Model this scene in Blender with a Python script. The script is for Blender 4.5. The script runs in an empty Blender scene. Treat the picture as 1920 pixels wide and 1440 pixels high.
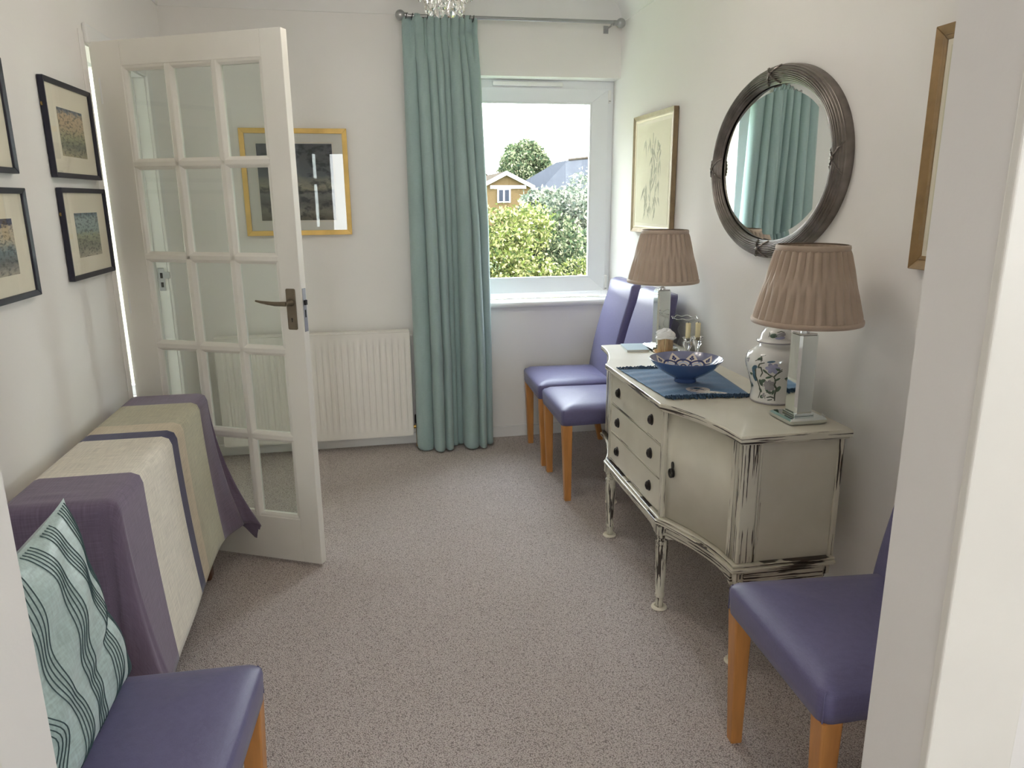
import bpy, math, random
import numpy as np
from mathutils import Vector, Matrix

PI = math.pi
rnd = random.Random(7)
SC = bpy.context.scene
COL = SC.collection

# ------------------------------------------------------------------ camera
CAM_H = 1.4263
cam_data = bpy.data.cameras.new('camera')
cam_data.sensor_width = 36.0
cam_data.lens = 1380.0 / 1920.0 * 36.0
cam_data.clip_start = 0.02
cam_data.clip_end = 500
cam = bpy.data.objects.new('camera', cam_data)
COL.objects.link(cam)
_r = Vector((0.98161196, -0.19071212, -0.00817565))
_u = Vector((0.05426638, 0.23773887, 0.96981204))
_f = Vector((0.18301124, 0.95242276, -0.24371658))
cam.matrix_world = Matrix(((_r.x, _u.x, -_f.x, 0.0), (_r.y, _u.y, -_f.y, 0.0),
                           (_r.z, _u.z, -_f.z, CAM_H), (0, 0, 0, 1)))
SC.camera = cam

# ------------------------------------------------------------------ sky, sun, exposure
world = bpy.data.worlds.new('hazy_bright_sky')
SC.world = world
world.use_nodes = True
wn = world.node_tree
wn.nodes.clear()
w_out = wn.nodes.new('ShaderNodeOutputWorld')
w_bg = wn.nodes.new('ShaderNodeBackground')
w_tc = wn.nodes.new('ShaderNodeTexCoord')
w_sep = wn.nodes.new('ShaderNodeSeparateXYZ')
w_ramp = wn.nodes.new('ShaderNodeValToRGB')
w_ramp.color_ramp.elements[0].position = 0.0
w_ramp.color_ramp.elements[0].color = (0.97, 0.98, 1.0, 1)
w_ramp.color_ramp.elements[1].position = 0.9
w_ramp.color_ramp.elements[1].color = (0.78, 0.87, 1.0, 1)
wn.links.new(w_tc.outputs['Generated'], w_sep.inputs[0])
wn.links.new(w_sep.outputs['Z'], w_ramp.inputs[0])
wn.links.new(w_ramp.outputs[0], w_bg.inputs['Color'])
w_bg.inputs['Strength'].default_value = 8.0
wn.links.new(w_bg.outputs[0], w_out.inputs[0])

sun_data = bpy.data.lights.new('sun', 'SUN')
sun_data.energy = 6.0
sun_data.angle = math.radians(1.0)
sun_data.color = (1.0, 0.95, 0.86)
sun = bpy.data.objects.new('sun', sun_data)
COL.objects.link(sun)
sun.location = (20, -12, 25)
sun.rotation_euler = Vector((-0.72, 0.42, -0.85)).to_track_quat('-Z', 'Y').to_euler()

SC.view_settings.view_transform = 'Standard'
SC.view_settings.look = 'None'
SC.view_settings.gamma = 1.0
SC.view_settings.use_curve_mapping = False
SC.view_settings.exposure = 1.4
FILL_GLOBE_L = 12.5                        # radiance of four globes added to the chandelier as fill light
try:
    SC.cycles.use_denoising = True
    SC.cycles.max_bounces = 20
    SC.cycles.diffuse_bounces = 8
    SC.cycles.glossy_bounces = 6
    SC.cycles.transmission_bounces = 20
    SC.cycles.transparent_max_bounces = 24
    SC.cycles.caustics_reflective = False
    SC.cycles.caustics_refractive = False
    SC.cycles.sample_clamp_indirect = 8.0
except Exception:
    pass


def sky_portal(name, loc, direction, sx, sy):
    """Sky-sampling portal in a window opening: emits nothing itself, it only tells
    Cycles where the daylight of the sky comes in."""
    d = bpy.data.lights.new(name, 'AREA')
    d.shape = 'RECTANGLE'
    d.size = sx
    d.size_y = sy
    d.cycles.is_portal = True
    o = bpy.data.objects.new(name, d)
    COL.objects.link(o)
    o.location = loc
    o.rotation_euler = Vector(direction).to_track_quat('-Z', 'Y').to_euler()
    return o


sky_portal('window_portal', (0.97, 4.56, 1.46), (0, -1, 0), 0.95, 1.25)
sky_portal('lounge_window_portal', (-0.6, -4.42, 1.5), (0, 1, 0), 0.9, 1.5)
sky_portal('lounge_side_portal', (3.52, -2.3, 1.5), (-1, 0, 0), 1.3, 1.3)
sky_portal('hall_portal', (-1.55, 4.76, 1.25), (0, -1, 0), 0.7, 1.9)

# ------------------------------------------------------------------ mesh helpers


class MB:
    def __init__(self):
        self.v = []
        self.f = []
        self.uv = None

    def add(self, verts, faces):
        b = len(self.v)
        self.v.extend([tuple(p) for p in verts])
        self.f.extend([tuple(i + b for i in q) for q in faces])
        return self

    def box(self, x0, x1, y0, y1, z0, z1):
        v = [(x0, y0, z0), (x1, y0, z0), (x1, y1, z0), (x0, y1, z0), (x0, y0, z1), (x1, y0, z1), (x1, y1, z1), (x0, y1, z1)]
        return self.add(v, [(0, 3, 2, 1), (4, 5, 6, 7), (0, 1, 5, 4), (1, 2, 6, 5), (2, 3, 7, 6), (3, 0, 4, 7)])

    def loft(self, rings, cap0=True, cap1=True, closed=True):
        n = len(rings[0])
        v = [p for r in rings for p in r]
        f = []
        for i in range(len(rings) - 1):
            for j in range(n if closed else n - 1):
                k = (j + 1) % n
                f.append((i * n + j, i * n + k, (i + 1) * n + k, (i + 1) * n + j))
        if cap0:
            f.append(tuple(range(n - 1, -1, -1)))
        if cap1:
            f.append(tuple((len(rings) - 1) * n + j for j in range(n)))
        return self.add(v, f)

    def lathe(self, prof, cx=0, cy=0, cz=0, n=32, cap0=True, cap1=True, wob=None):
        rings = []
        for r, z in prof:
            rings.append([(cx + r * math.cos(2 * PI * j / n) * (1 if wob is None else wob(j / n, z)),
                           cy + r * math.sin(2 * PI * j / n) * (1 if wob is None else wob(j / n, z)), cz + z) for j in range(n)])
        return self.loft(rings, cap0, cap1)

    def tube(self, pts, rad, n=8, caps=True):
        pts = [Vector(p) for p in pts]
        rings = []
        up = None
        for i, p in enumerate(pts):
            a = pts[max(i - 1, 0)]
            b = pts[min(i + 1, len(pts) - 1)]
            t = (b - a).normalized()
            if up is None:
                up = Vector((0, 0, 1)) if abs(t.z) < 0.9 else Vector((1, 0, 0))
            s = t.cross(up).normalized()
            up = s.cross(t).normalized()
            r = rad[i] if isinstance(rad, (list, tuple)) else rad
            rings.append([tuple(p + (s * math.cos(2 * PI * j / n) + up * math.sin(2 * PI * j / n)) * r) for j in range(n)])
        return self.loft(rings, caps, caps)

    def grid(self, fn, nu, nv, closed_u=False):
        v = []
        for j in range(nv + 1):
            for i in range(nu + (0 if closed_u else 1)):
                v.append(fn(i / nu, j / nv))
        w = nu if closed_u else nu + 1
        f = []
        for j in range(nv):
            for i in range(nu):
                k = (i + 1) % w if closed_u else i + 1
                f.append((j * w + i, j * w + k, (j + 1) * w + k, (j + 1) * w + i))
        return self.add(v, f)

    def prism(self, outline, z0, z1):
        n = len(outline)
        v = [(x, y, z0) for x, y in outline] + [(x, y, z1) for x, y in outline]
        f = [(i, (i + 1) % n, n + (i + 1) % n, n + i) for i in range(n)]
        f += [tuple(range(n - 1, -1, -1)), tuple(range(n, 2 * n))]
        return self.add(v, f)

    def build(self, name, mat, parent=None, smooth=False, bevel=0, seg=2, off=None, solid=0, subsurf=0, label=None):
        m = bpy.data.meshes.new(name)
        vs = self.v if off is None else [(x - off[0], y - off[1], z - off[2]) for x, y, z in self.v]
        m.from_pydata(vs, [], self.f)
        if self.uv is not None:
            uvl = m.uv_layers.new(name='cloth')
            li = np.zeros(len(m.loops), dtype=np.int32)
            m.loops.foreach_get('vertex_index', li)
            arr = np.array(self.uv, dtype=np.float32)[li]
            uvl.data.foreach_set('uv', arr.ravel())
        m.validate()
        o = bpy.data.objects.new(name, m)
        COL.objects.link(o)
        if mat is not None:
            m.materials.append(mat)
        if smooth:
            m.polygons.foreach_set('use_smooth', [True] * len(m.polygons))
            if smooth != 'full':
                try:
                    m.set_sharp_from_angle(angle=math.radians(40))
                except Exception:
                    pass
        if parent is not None:
            o.parent = parent
        if solid:
            md = o.modifiers.new('thickness', 'SOLIDIFY')
            md.thickness = solid
            md.offset = -1
        if subsurf:
            md = o.modifiers.new('smooth', 'SUBSURF')
            md.levels = subsurf
            md.render_levels = subsurf
        if bevel:
            md = o.modifiers.new('edge', 'BEVEL')
            md.width = bevel
            md.segments = seg
            md.limit_method = 'ANGLE'
            md.angle_limit = math.radians(35)
        if label:
            o['label'] = label
        return o


def tag(o, label, cat, group=None, kind=None):
    o['label'] = label
    o['category'] = cat
    if group:
        o['group'] = group
    if kind:
        o['kind'] = kind
    return o


def thing(name, label, cat, loc=(0, 0, 0), rotz=0.0, group=None, kind=None):
    o = bpy.data.objects.new(name, None)
    o.empty_display_size = 0.05
    COL.objects.link(o)
    o.location = loc
    o.rotation_euler = (0, 0, rotz)
    return tag(o, label, cat, group, kind)


def child_copy(src, parent, loc=None, rot=None):
    c = src.copy()
    COL.objects.link(c)
    c.parent = parent
    if loc is not None:
        c.location = loc
    if rot is not None:
        c.rotation_euler = rot
    return c


def copy_tree(root, loc, rotz, label=None):
    def rec(o, p):
        c = o.copy()
        COL.objects.link(c)
        c.parent = p
        for ch in list(o.children):
            rec(ch, c)
        return c
    r = rec(root, None)
    r.location = loc
    r.rotation_euler = (0, 0, rotz)
    if label:
        r['label'] = label
    return r


def rrect(hx, hy, r, n=6, cx=0, cy=0):
    pts = []
    for sx, sy, a0 in ((1, 1, 0), (-1, 1, 90), (-1, -1, 180), (1, -1, 270)):
        for k in range(n + 1):
            a = math.radians(a0 + 90 * k / n)
            pts.append((cx + sx * (hx - r) + r * math.cos(a), cy + sy * (hy - r) + r * math.sin(a)))
    return pts


# ------------------------------------------------------------------ materials


def nt(name):
    m = bpy.data.materials.new(name)
    m.use_nodes = True
    n = m.node_tree
    n.nodes.clear()
    out = n.nodes.new('ShaderNodeOutputMaterial')
    return m, n, out


def coords(n, kind='Object', scale=(1, 1, 1)):
    tc = n.nodes.new('ShaderNodeTexCoord')
    mp = n.nodes.new('ShaderNodeMapping')
    mp.inputs['Scale'].default_value = scale
    n.links.new(tc.outputs[kind], mp.inputs[0])
    return mp.outputs[0]


def noise(n, vec, scale, detail=4, rough=0.5):
    t = n.nodes.new('ShaderNodeTexNoise')
    t.inputs['Scale'].default_value = scale
    t.inputs['Detail'].default_value = detail
    t.inputs['Roughness'].default_value = rough
    n.links.new(vec, t.inputs['Vector'])
    return t.outputs['Fac']


def ramp(n, fac, stops, interp='LINEAR'):
    r = n.nodes.new('ShaderNodeValToRGB')
    r.color_ramp.interpolation = interp
    els = r.color_ramp.elements
    while len(els) > 1:
        els.remove(els[-1])
    for i, (p, c) in enumerate(stops):
        e = els[0] if i == 0 else els.new(p)
        e.position = p
        e.color = (c[0], c[1], c[2], 1) if len(c) == 3 else c
    n.links.new(fac, r.inputs[0])
    return r.outputs[0]


def mixc(n, fac, a, b, mode='MIX'):
    m = n.nodes.new('ShaderNodeMix')
    m.data_type = 'RGBA'
    m.blend_type = mode
    for sock, val in ((m.inputs[0], fac), (m.inputs[6], a), (m.inputs[7], b)):
        if hasattr(val, 'is_output'):
            n.links.new(val, sock)
        elif isinstance(val, (int, float)):
            sock.default_value = val
        else:
            sock.default_value = (*val[:3], 1)
    return m.outputs[2]


def principled(n, out, col, rough=0.6, metal=0.0, spec=0.5, sheen=0.0, coat=0.0, bump=None, bdist=0.002, bstr=0.5, trans=0.0):
    p = n.nodes.new('ShaderNodeBsdfPrincipled')
    if hasattr(col, 'is_output'):
        n.links.new(col, p.inputs['Base Color'])
    else:
        p.inputs['Base Color'].default_value = (*col[:3], 1)
    if hasattr(rough, 'is_output'):
        n.links.new(rough, p.inputs['Roughness'])
    else:
        p.inputs['Roughness'].default_value = rough
    p.inputs['Metallic'].default_value = metal
    p.inputs['Specular IOR Level'].default_value = spec
    p.inputs['Sheen Weight'].default_value = sheen
    p.inputs['Coat Weight'].default_value = coat
    p.inputs['Transmission Weight'].default_value = trans
    if bump is not None:
        b = n.nodes.new('ShaderNodeBump')
        b.inputs['Distance'].default_value = bdist
        b.inputs['Strength'].default_value = bstr
        n.links.new(bump, b.inputs['Height'])
        n.links.new(b.outputs[0], p.inputs['Normal'])
    n.links.new(p.outputs[0], out.inputs[0])
    return p


def pm(name, col, rough=0.6, metal=0.0, var=0.06, vs=6.0, bump=0.0, bs=120.0, sheen=0.0, coat=0.0, spec=0.5, scale=(1, 1, 1), bdist=0.001):
    m, n, out = nt(name)
    vec = coords(n, 'Object', scale)
    f = noise(n, vec, vs)
    dark = tuple(c * (1 - var) for c in col)
    lite = tuple(min(1, c * (1 + var)) for c in col)
    c = ramp(n, f, ((0.3, dark), (0.7, lite)))
    bm = noise(n, vec, bs, 3) if bump else None
    principled(n, out, c, rough, metal, spec, sheen, coat, bm, bdist, bump)
    return m


def thin_glass(name, tint=(0.96, 0.98, 0.97), ior=1.45):
    m, n, out = nt(name)
    tr = n.nodes.new('ShaderNodeBsdfTransparent')
    tr.inputs[0].default_value = (*tint, 1)
    gl = n.nodes.new('ShaderNodeBsdfGlossy')
    gl.inputs['Roughness'].default_value = 0.0
    fr = n.nodes.new('ShaderNodeFresnel')
    fr.inputs[0].default_value = ior
    mx = n.nodes.new('ShaderNodeMixShader')
    geo = n.nodes.new('ShaderNodeNewGeometry')      # reflect on the outer faces only, so a pane never traps light
    inv = n.nodes.new('ShaderNodeMath')
    inv.operation = 'SUBTRACT'
    inv.inputs[0].default_value = 1.0
    n.links.new(geo.outputs['Backfacing'], inv.inputs[1])
    mul = n.nodes.new('ShaderNodeMath')
    mul.operation = 'MULTIPLY'
    n.links.new(fr.outputs[0], mul.inputs[0])
    n.links.new(inv.outputs[0], mul.inputs[1])
    n.links.new(mul.outputs[0], mx.inputs[0])
    n.links.new(tr.outputs[0], mx.inputs[1])
    n.links.new(gl.outputs[0], mx.inputs[2])
    n.links.new(mx.outputs[0], out.inputs[0])
    return m


def crystal(name, tint=(1, 1, 1)):
    m, n, out = nt(name)
    g = n.nodes.new('ShaderNodeBsdfGlass')
    g.inputs['Color'].default_value = (*tint, 1)
    g.inputs['Roughness'].default_value = 0.0
    g.inputs['IOR'].default_value = 1.5
    n.links.new(g.outputs[0], out.inputs[0])
    return m


M = {}
M['wall'] = pm('wall_paint', (0.875, 0.853, 0.828), 0.85, var=0.012, vs=2.5, bump=0.15, bs=90, bdist=0.002)
M['ceil'] = pm('ceiling_paint', (0.86, 0.85, 0.83), 0.9, var=0.01)
M['white'] = pm('gloss_white_paint', (0.84, 0.835, 0.82), 0.35, var=0.015, vs=4)
M['cream_paint'] = pm('cream_door_paint', (0.86, 0.835, 0.775), 0.38, var=0.02, vs=5, bump=0.08, bs=40)
M['upvc'] = pm('white_plastic', (0.84, 0.855, 0.88), 0.3, var=0.01)
M['radiator'] = pm('radiator_enamel', (0.86, 0.825, 0.775), 0.35, var=0.015)
M['glass'] = thin_glass('window_glass')
M['pic_glass'] = thin_glass('picture_glass', (0.98, 0.98, 0.97), 1.5)
M['door_glass'] = thin_glass('door_glass', (0.90, 0.93, 0.91), 1.5)
M['crystal'] = crystal('cut_crystal')
M['vase_glass'] = thin_glass('vase_glass', (0.96, 0.97, 0.97), 2.1)
M['wood'] = pm('honey_beech', (0.53, 0.235, 0.068), 0.35, var=0.12, vs=10, scale=(6, 6, 0.8), bump=0.05, bs=60)
M['dark_wood'] = pm('brown_wood', (0.12, 0.05, 0.025), 0.4, var=0.2, vs=12, scale=(6, 1, 6))
M['black_metal'] = pm('dark_bronze', (0.022, 0.018, 0.016), 0.42, 0.25, var=0.2)
M['bronze'] = pm('aged_bronze', (0.20, 0.165, 0.12), 0.38, 0.75, var=0.15, vs=30)
M['steel'] = pm('brushed_steel', (0.42, 0.42, 0.43), 0.35, 0.85, var=0.08)
M['chrome'] = pm('chrome', (0.75, 0.76, 0.77), 0.12, 1.0, var=0.02)
M['brass'] = pm('brass', (0.55, 0.36, 0.10), 0.3, 0.9, var=0.1)
M['dark'] = pm('black_gap', (0.01, 0.01, 0.01), 0.8)
M['mirror'] = pm('mirror_silver', (0.90, 0.93, 0.92), 0.015, 1.0, var=0.0)
M['lamp_mirror'] = pm('lamp_mirror_glass', (0.74, 0.79, 0.78), 0.04, 1.0, var=0.02)
M['gold'] = pm('gilt_wood', (0.80, 0.53, 0.17), 0.36, 0.35, var=0.10, vs=14, bump=0.1, bs=60)
M['taupe_frame'] = pm('taupe_gilt', (0.26, 0.19, 0.11), 0.4, 0.35, var=0.15, vs=30)
M['frame_inner'] = pm('pale_gilt_slip', (0.62, 0.52, 0.36), 0.4, 0.2, var=0.1)
M['brown_gold'] = pm('brown_gold_frame', (0.30, 0.19, 0.085), 0.42, 0.35, var=0.2, vs=24)
M['navy_frame'] = pm('navy_black_frame', (0.012, 0.012, 0.028), 0.4, var=0.1)
M['mount'] = pm('cream_mount_card', (0.82, 0.765, 0.635), 0.9, var=0.02)
M['grey_mount'] = pm('grey_white_mount', (0.62, 0.61, 0.58), 0.9, var=0.01)
M['wax'] = pm('cream_wax', (0.84, 0.74, 0.46), 0.45, var=0.04)
M['china'] = pm('white_china', (0.80, 0.80, 0.78), 0.12, var=0.01, coat=0.5)
M['ink'] = pm('grey_green_glaze', (0.10, 0.12, 0.10), 0.2, var=0.2, vs=60)
M['glaze_blue'] = pm('slate_blue_glaze', (0.09, 0.17, 0.25), 0.2, var=0.25, vs=60)
M['glaze_lilac'] = pm('lilac_glaze', (0.40, 0.41, 0.60), 0.2, var=0.12, vs=60)
M['glaze_grey'] = pm('grey_glaze', (0.38, 0.37, 0.40), 0.2, var=0.12, vs=60)
M['glaze_green'] = pm('green_glaze', (0.10, 0.16, 0.12), 0.2, var=0.2, vs=60)
M['bowl_out'] = pm('blue_stoneware', (0.075, 0.12, 0.27), 0.16, var=0.08, coat=0.4)
M['bowl_in'] = pm('grey_blue_glaze', (0.20, 0.21, 0.33), 0.16, var=0.05, coat=0.4)
M['bowl_white'] = pm('cream_glaze', (0.74, 0.67, 0.60), 0.18, var=0.03, coat=0.3)
M['bowl_navy'] = pm('navy_glaze', (0.035, 0.045, 0.15), 0.18, var=0.1)
M['bowl_pale'] = pm('pale_blue_glaze', (0.48, 0.52, 0.68), 0.18, var=0.05)
M['shade'] = pm('taupe_pleated_silk', (0.46, 0.36, 0.285), 0.75, var=0.05, vs=20, sheen=0.25, bump=0.1, bs=300)
M['tissue'] = pm('white_tissue', (0.80, 0.80, 0.80), 0.6, var=0.02)
M['bark_print'] = pm('bark_printed_glass', (0.47, 0.33, 0.19), 0.4, var=0.35, vs=9, scale=(14, 14, 3))
M['dish_wood'] = pm('golden_wood_dish', (0.62, 0.36, 0.13), 0.35, var=0.12, vs=10)
M['book'] = pm('pale_blue_cover', (0.42, 0.52, 0.58), 0.75, var=0.05)
M['paper'] = pm('paper_pages', (0.80, 0.79, 0.74), 0.8, var=0.03)
M['cord'] = pm('white_cord', (0.82, 0.82, 0.80), 0.5)
M['brick_far'] = None


def m_carpet():
    m, n, out = nt('taupe_loop_carpet')
    vec = coords(n)
    v = n.nodes.new('ShaderNodeTexVoronoi')
    v.inputs['Scale'].default_value = 300
    n.links.new(vec, v.inputs['Vector'])
    f2 = noise(n, vec, 380, 3, 0.7)
    f3 = noise(n, vec, 1.6, 3)
    c = ramp(n, v.outputs['Distance'], ((0.0, (0.92, 0.845, 0.82)), (0.45, (0.78, 0.70, 0.675)), (0.8, (0.36, 0.305, 0.285))))
    c2 = ramp(n, f2, ((0.34, (0.50, 0.46, 0.44)), (0.58, (1.0, 1.0, 1.0))))
    c = mixc(n, 1.0, c, c2, 'MULTIPLY')
    c3 = ramp(n, f3, ((0.3, (0.93, 0.92, 0.90)), (0.7, (1.0, 1.0, 1.0))))
    c = mixc(n, 1.0, c, c3, 'MULTIPLY')
    inv = n.nodes.new('ShaderNodeMath')
    inv.operation = 'MULTIPLY_ADD'
    inv.inputs[1].default_value = -1
    inv.inputs[2].default_value = 1
    n.links.new(v.outputs['Distance'], inv.inputs[0])
    principled(n, out, c, 0.95, 0, 0.1, 0.15, 0, inv.outputs[0], 0.004, 0.8)
    return m


M['carpet'] = m_carpet()


def m_weave(name, col, var=0.12, scale=420, sheen=0.2, rough=0.6, big=0.06):
    m, n, out = nt(name)
    vec = coords(n)
    a = noise(n, coords(n, 'Object', (1, 1, 0.12)), scale, 2)
    b = noise(n, coords(n, 'Object', (0.12, 0.12, 1)), scale, 2)
    g = noise(n, vec, 3.0, 3)
    s = n.nodes.new('ShaderNodeMath')
    s.operation = 'ADD'
    n.links.new(a, s.inputs[0])
    n.links.new(b, s.inputs[1])
    h = n.nodes.new('ShaderNodeMath')
    h.operation = 'MULTIPLY'
    h.inputs[1].default_value = 0.5
    n.links.new(s.outputs[0], h.inputs[0])
    c = ramp(n, h.outputs[0], ((0.35, tuple(x * (1 - var) for x in col)), (0.65, tuple(x * (1 + var) for x in col))))
    c2 = ramp(n, g, ((0.3, (1 - big,) * 3), (0.7, (1, 1, 1))))
    c = mixc(n, 1.0, c, c2, 'MULTIPLY')
    principled(n, out, c, rough, 0, 0.35, sheen, 0, h.outputs[0], 0.001, 0.35)
    return m


M['purple'] = m_weave('violet_upholstery', (0.138, 0.126, 0.248), 0.08, 500, 0.1, 0.42, 0.1)
M['curtain'] = m_weave('sage_teal_velvet', (0.365, 0.482, 0.475), 0.05, 500, 0.25, 0.85, 0.10)
M['cushion'] = m_weave('pale_aqua_slub_silk', (0.47, 0.60, 0.58), 0.16, 220, 0.3, 0.4, 0.12)
M['tuck'] = m_weave('dark_teal_tuck', (0.055, 0.10, 0.105), 0.1, 300, 0.1, 0.6)  # dark teal lines laid along the tucks
M['mat_cloth'] = m_weave('indigo_slub_cloth', (0.045, 0.135, 0.27), 0.25, 120, 0.2, 0.75, 0.2)
M['mat_fringe'] = m_weave('dark_indigo_fringe', (0.02, 0.055, 0.11), 0.2, 200, 0.1, 0.85)


def m_distress(name, axis, amount):
    """cream chalk paint rubbed through to dark wood along the grain"""
    m, n, out = nt(name)
    sc = {'h': (4.5, 4.5, 190), 'z': (170, 170, 5)}[axis]
    f = noise(n, coords(n, 'Object', sc), 1.0, 4, 0.5)
    g = noise(n, coords(n), 5.0, 3)
    s = n.nodes.new('ShaderNodeMath')
    s.operation = 'MULTIPLY_ADD'
    s.inputs[1].default_value = 0.45
    n.links.new(g, s.inputs[0])
    n.links.new(f, s.inputs[2])
    t = 0.98 - amount
    mask = ramp(n, s.outputs[0], ((t - 0.008, (0, 0, 0)), (t + 0.008, (1, 1, 1))))
    pa = ramp(n, noise(n, coords(n), 9, 4), ((0.3, (0.60, 0.565, 0.465)), (0.7, (0.655, 0.62, 0.52))))
    c = mixc(n, mask, pa, (0.045, 0.032, 0.024))
    principled(n, out, c, 0.36, 0, 0.5, 0, 0.12, mask, -0.0006, 0.6)
    return m


M['sb_panel'] = m_distress('chalk_paint_panel', 'z', -0.03)
M['sb_vert'] = m_distress('chalk_paint_worn_stile', 'z', 0.18)
M['sb_edge'] = m_distress('chalk_paint_worn_edge', 'h', 0.215)
M['sb_edge_x'] = m_distress('chalk_paint_worn_end', 'h', 0.215)
M['sb_top'] = m_distress('chalk_paint_top', 'h', -0.2)


def m_tablecloth():
    m, n, out = nt('striped_tablecloth')
    uv = n.nodes.new('ShaderNodeUVMap')
    uv.uv_map = 'cloth'
    sep = n.nodes.new('ShaderNodeSeparateXYZ')
    n.links.new(uv.outputs[0], sep.inputs[0])
    mr = n.nodes.new('ShaderNodeMapRange')
    mr.inputs['From Min'].default_value = 1.0
    mr.inputs['From Max'].default_value = 3.8
    n.links.new(sep.outputs['X'], mr.inputs['Value'])
    P = lambda y: (y - 1.0) / 2.8
    pur = (0.20, 0.155, 0.225)
    nav = (0.055, 0.052, 0.125)
    whi = (0.80, 0.745, 0.64)
    oli = (0.50, 0.465, 0.335)
    cre = (0.66, 0.565, 0.42)
    base = ramp(n, mr.outputs[0], ((0, nav), (P(1.37), pur), (P(2.032), whi), (P(2.347), nav), (P(2.418), cre), (P(2.505), oli), (P(2.752), pur), (P(3.40), nav)), 'CONSTANT')
    mpu = n.nodes.new('ShaderNodeMapping')
    mpu.inputs['Scale'].default_value = (260, 14, 1)
    n.links.new(uv.outputs[0], mpu.inputs[0])
    a = noise(n, mpu.outputs[0], 1.0, 2)
    mpv = n.nodes.new('ShaderNodeMapping')
    mpv.inputs['Scale'].default_value = (14, 260, 1)
    n.links.new(uv.outputs[0], mpv.inputs[0])
    b = noise(n, mpv.outputs[0], 1.0, 2)
    w = mixc(n, 0.5, a, b)
    c2 = ramp(n, w, ((0.3, (0.74, 0.74, 0.74)), (0.7, (1.12, 1.12, 1.12))))
    c = mixc(n, 1.0, base, c2, 'MULTIPLY')
    principled(n, out, c, 0.85, 0, 0.2, 0.25, 0, w, 0.0012, 0.3)
    return m


M['tablecloth'] = m_tablecloth()


def m_leaf(name, c1, c2, c3):
    m, n, out = nt(name)
    g = n.nodes.new('ShaderNodeNewGeometry')
    c = ramp(n, g.outputs['Random Per Island'], ((0.0, c1), (0.5, c2), (1.0, c3)))  # palest stop puts sunny sparkle into some leaves' colour
    d = n.nodes.new('ShaderNodeBsdfDiffuse')
    t = n.nodes.new('ShaderNodeBsdfTranslucent')
    n.links.new(c, d.inputs[0])
    n.links.new(c, t.inputs[0])
    mx = n.nodes.new('ShaderNodeMixShader')
    mx.inputs[0].default_value = 0.35
    n.links.new(d.outputs[0], mx.inputs[1])
    n.links.new(t.outputs[0], mx.inputs[2])
    n.links.new(mx.outputs[0], out.inputs[0])
    return m


M['leaf_yellow'] = m_leaf('yellow_green_leaf', (0.025, 0.042, 0.018), (0.098, 0.115, 0.028), (0.30, 0.28, 0.14))
M['leaf_green'] = m_leaf('mid_green_leaf', (0.020, 0.034, 0.022), (0.060, 0.082, 0.038), (0.24, 0.24, 0.15))
M['leaf_grey'] = m_leaf('grey_green_leaf', (0.028, 0.040, 0.032), (0.085, 0.102, 0.072), (0.31, 0.30, 0.24))
M['bark'] = pm('bark', (0.10, 0.075, 0.05), 0.9, var=0.2, vs=20)
M['grass'] = pm('lawn', (0.10, 0.16, 0.05), 0.95, var=0.2, vs=10)
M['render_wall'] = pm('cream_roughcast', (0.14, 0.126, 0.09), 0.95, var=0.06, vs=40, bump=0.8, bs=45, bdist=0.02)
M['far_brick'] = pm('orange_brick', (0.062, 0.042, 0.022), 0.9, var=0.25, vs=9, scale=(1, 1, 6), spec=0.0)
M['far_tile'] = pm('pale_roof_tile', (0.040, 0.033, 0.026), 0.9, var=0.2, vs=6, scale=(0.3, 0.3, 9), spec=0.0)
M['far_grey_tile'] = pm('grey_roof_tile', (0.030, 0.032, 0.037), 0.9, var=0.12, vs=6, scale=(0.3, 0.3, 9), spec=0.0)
M['far_white'] = pm('white_fascia', (0.75, 0.75, 0.76), 0.5)
M['far_glass'] = pm('dark_far_glass', (0.012, 0.014, 0.022), 0.5, spec=0.1)

# ================================================================== THE SETTING
RW, LW, BW = 1.466, -0.965, 4.28      # right, left, back wall planes
CEIL = 2.48
FY0, FY1 = 0.872, 1.0                  # dividing wall with the wide opening
OPL, OPR = -0.48, 0.843
S = 'structure'

fl = MB().box(-3.2, 3.4, -4.4, 4.75, -0.08, 0.0).build('floor', M['carpet'])
tag(fl, 'taupe loop pile carpet over the whole floor', 'floor', kind=S)
ce = MB().box(-3.2, 3.4, -4.4, 4.75, CEIL, CEIL + 0.1).build('ceiling', M['ceil'])
tag(ce, 'plain white painted ceiling', 'ceiling', kind=S)

WX0, WX1, WZ0, WZ1 = 0.50, RW, 0.80, 2.086
wb = MB()
wb.box(LW, WX0, BW, BW + 0.30, 0, CEIL)
wb.box(WX0, RW, BW, BW + 0.30, 0, WZ0)
wb.box(WX0, RW, BW, BW + 0.30, WZ1, CEIL)
tag(wb.build('wall_back', M['wall']), 'off-white back wall with the window recess', 'wall', kind=S)
tag(MB().box(RW, RW + 0.12, FY1, BW + 0.30, 0, CEIL).build('wall_right', M['wall']), 'off-white wall behind the sideboard and oval mirror', 'wall', kind=S)
DY0, DY1, DZ = 3.118, 3.892, 2.005    # doorway in the left wall
wl = MB()
wl.box(LW - 0.10, LW, FY1, DY0, 0, CEIL)
wl.box(LW - 0.10, LW, DY1, BW + 0.3, 0, CEIL)
wl.box(LW - 0.10, LW, DY0, DY1, DZ, CEIL)
tag(wl.build('wall_left', M['wall']), 'off-white left wall hung with four small prints', 'wall', kind=S)
wf = MB()
wf.box(-3.2, OPL, FY0, FY1, 0, CEIL)
wf.box(OPR, 3.4, FY0, FY1, 0, CEIL)
wf.box(OPL, OPR, FY0, FY1, 2.08, CEIL)
tag(wf.build('wall_front', M['wall']), 'dividing wall with the wide opening nearest the camera', 'wall', kind=S)

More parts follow.
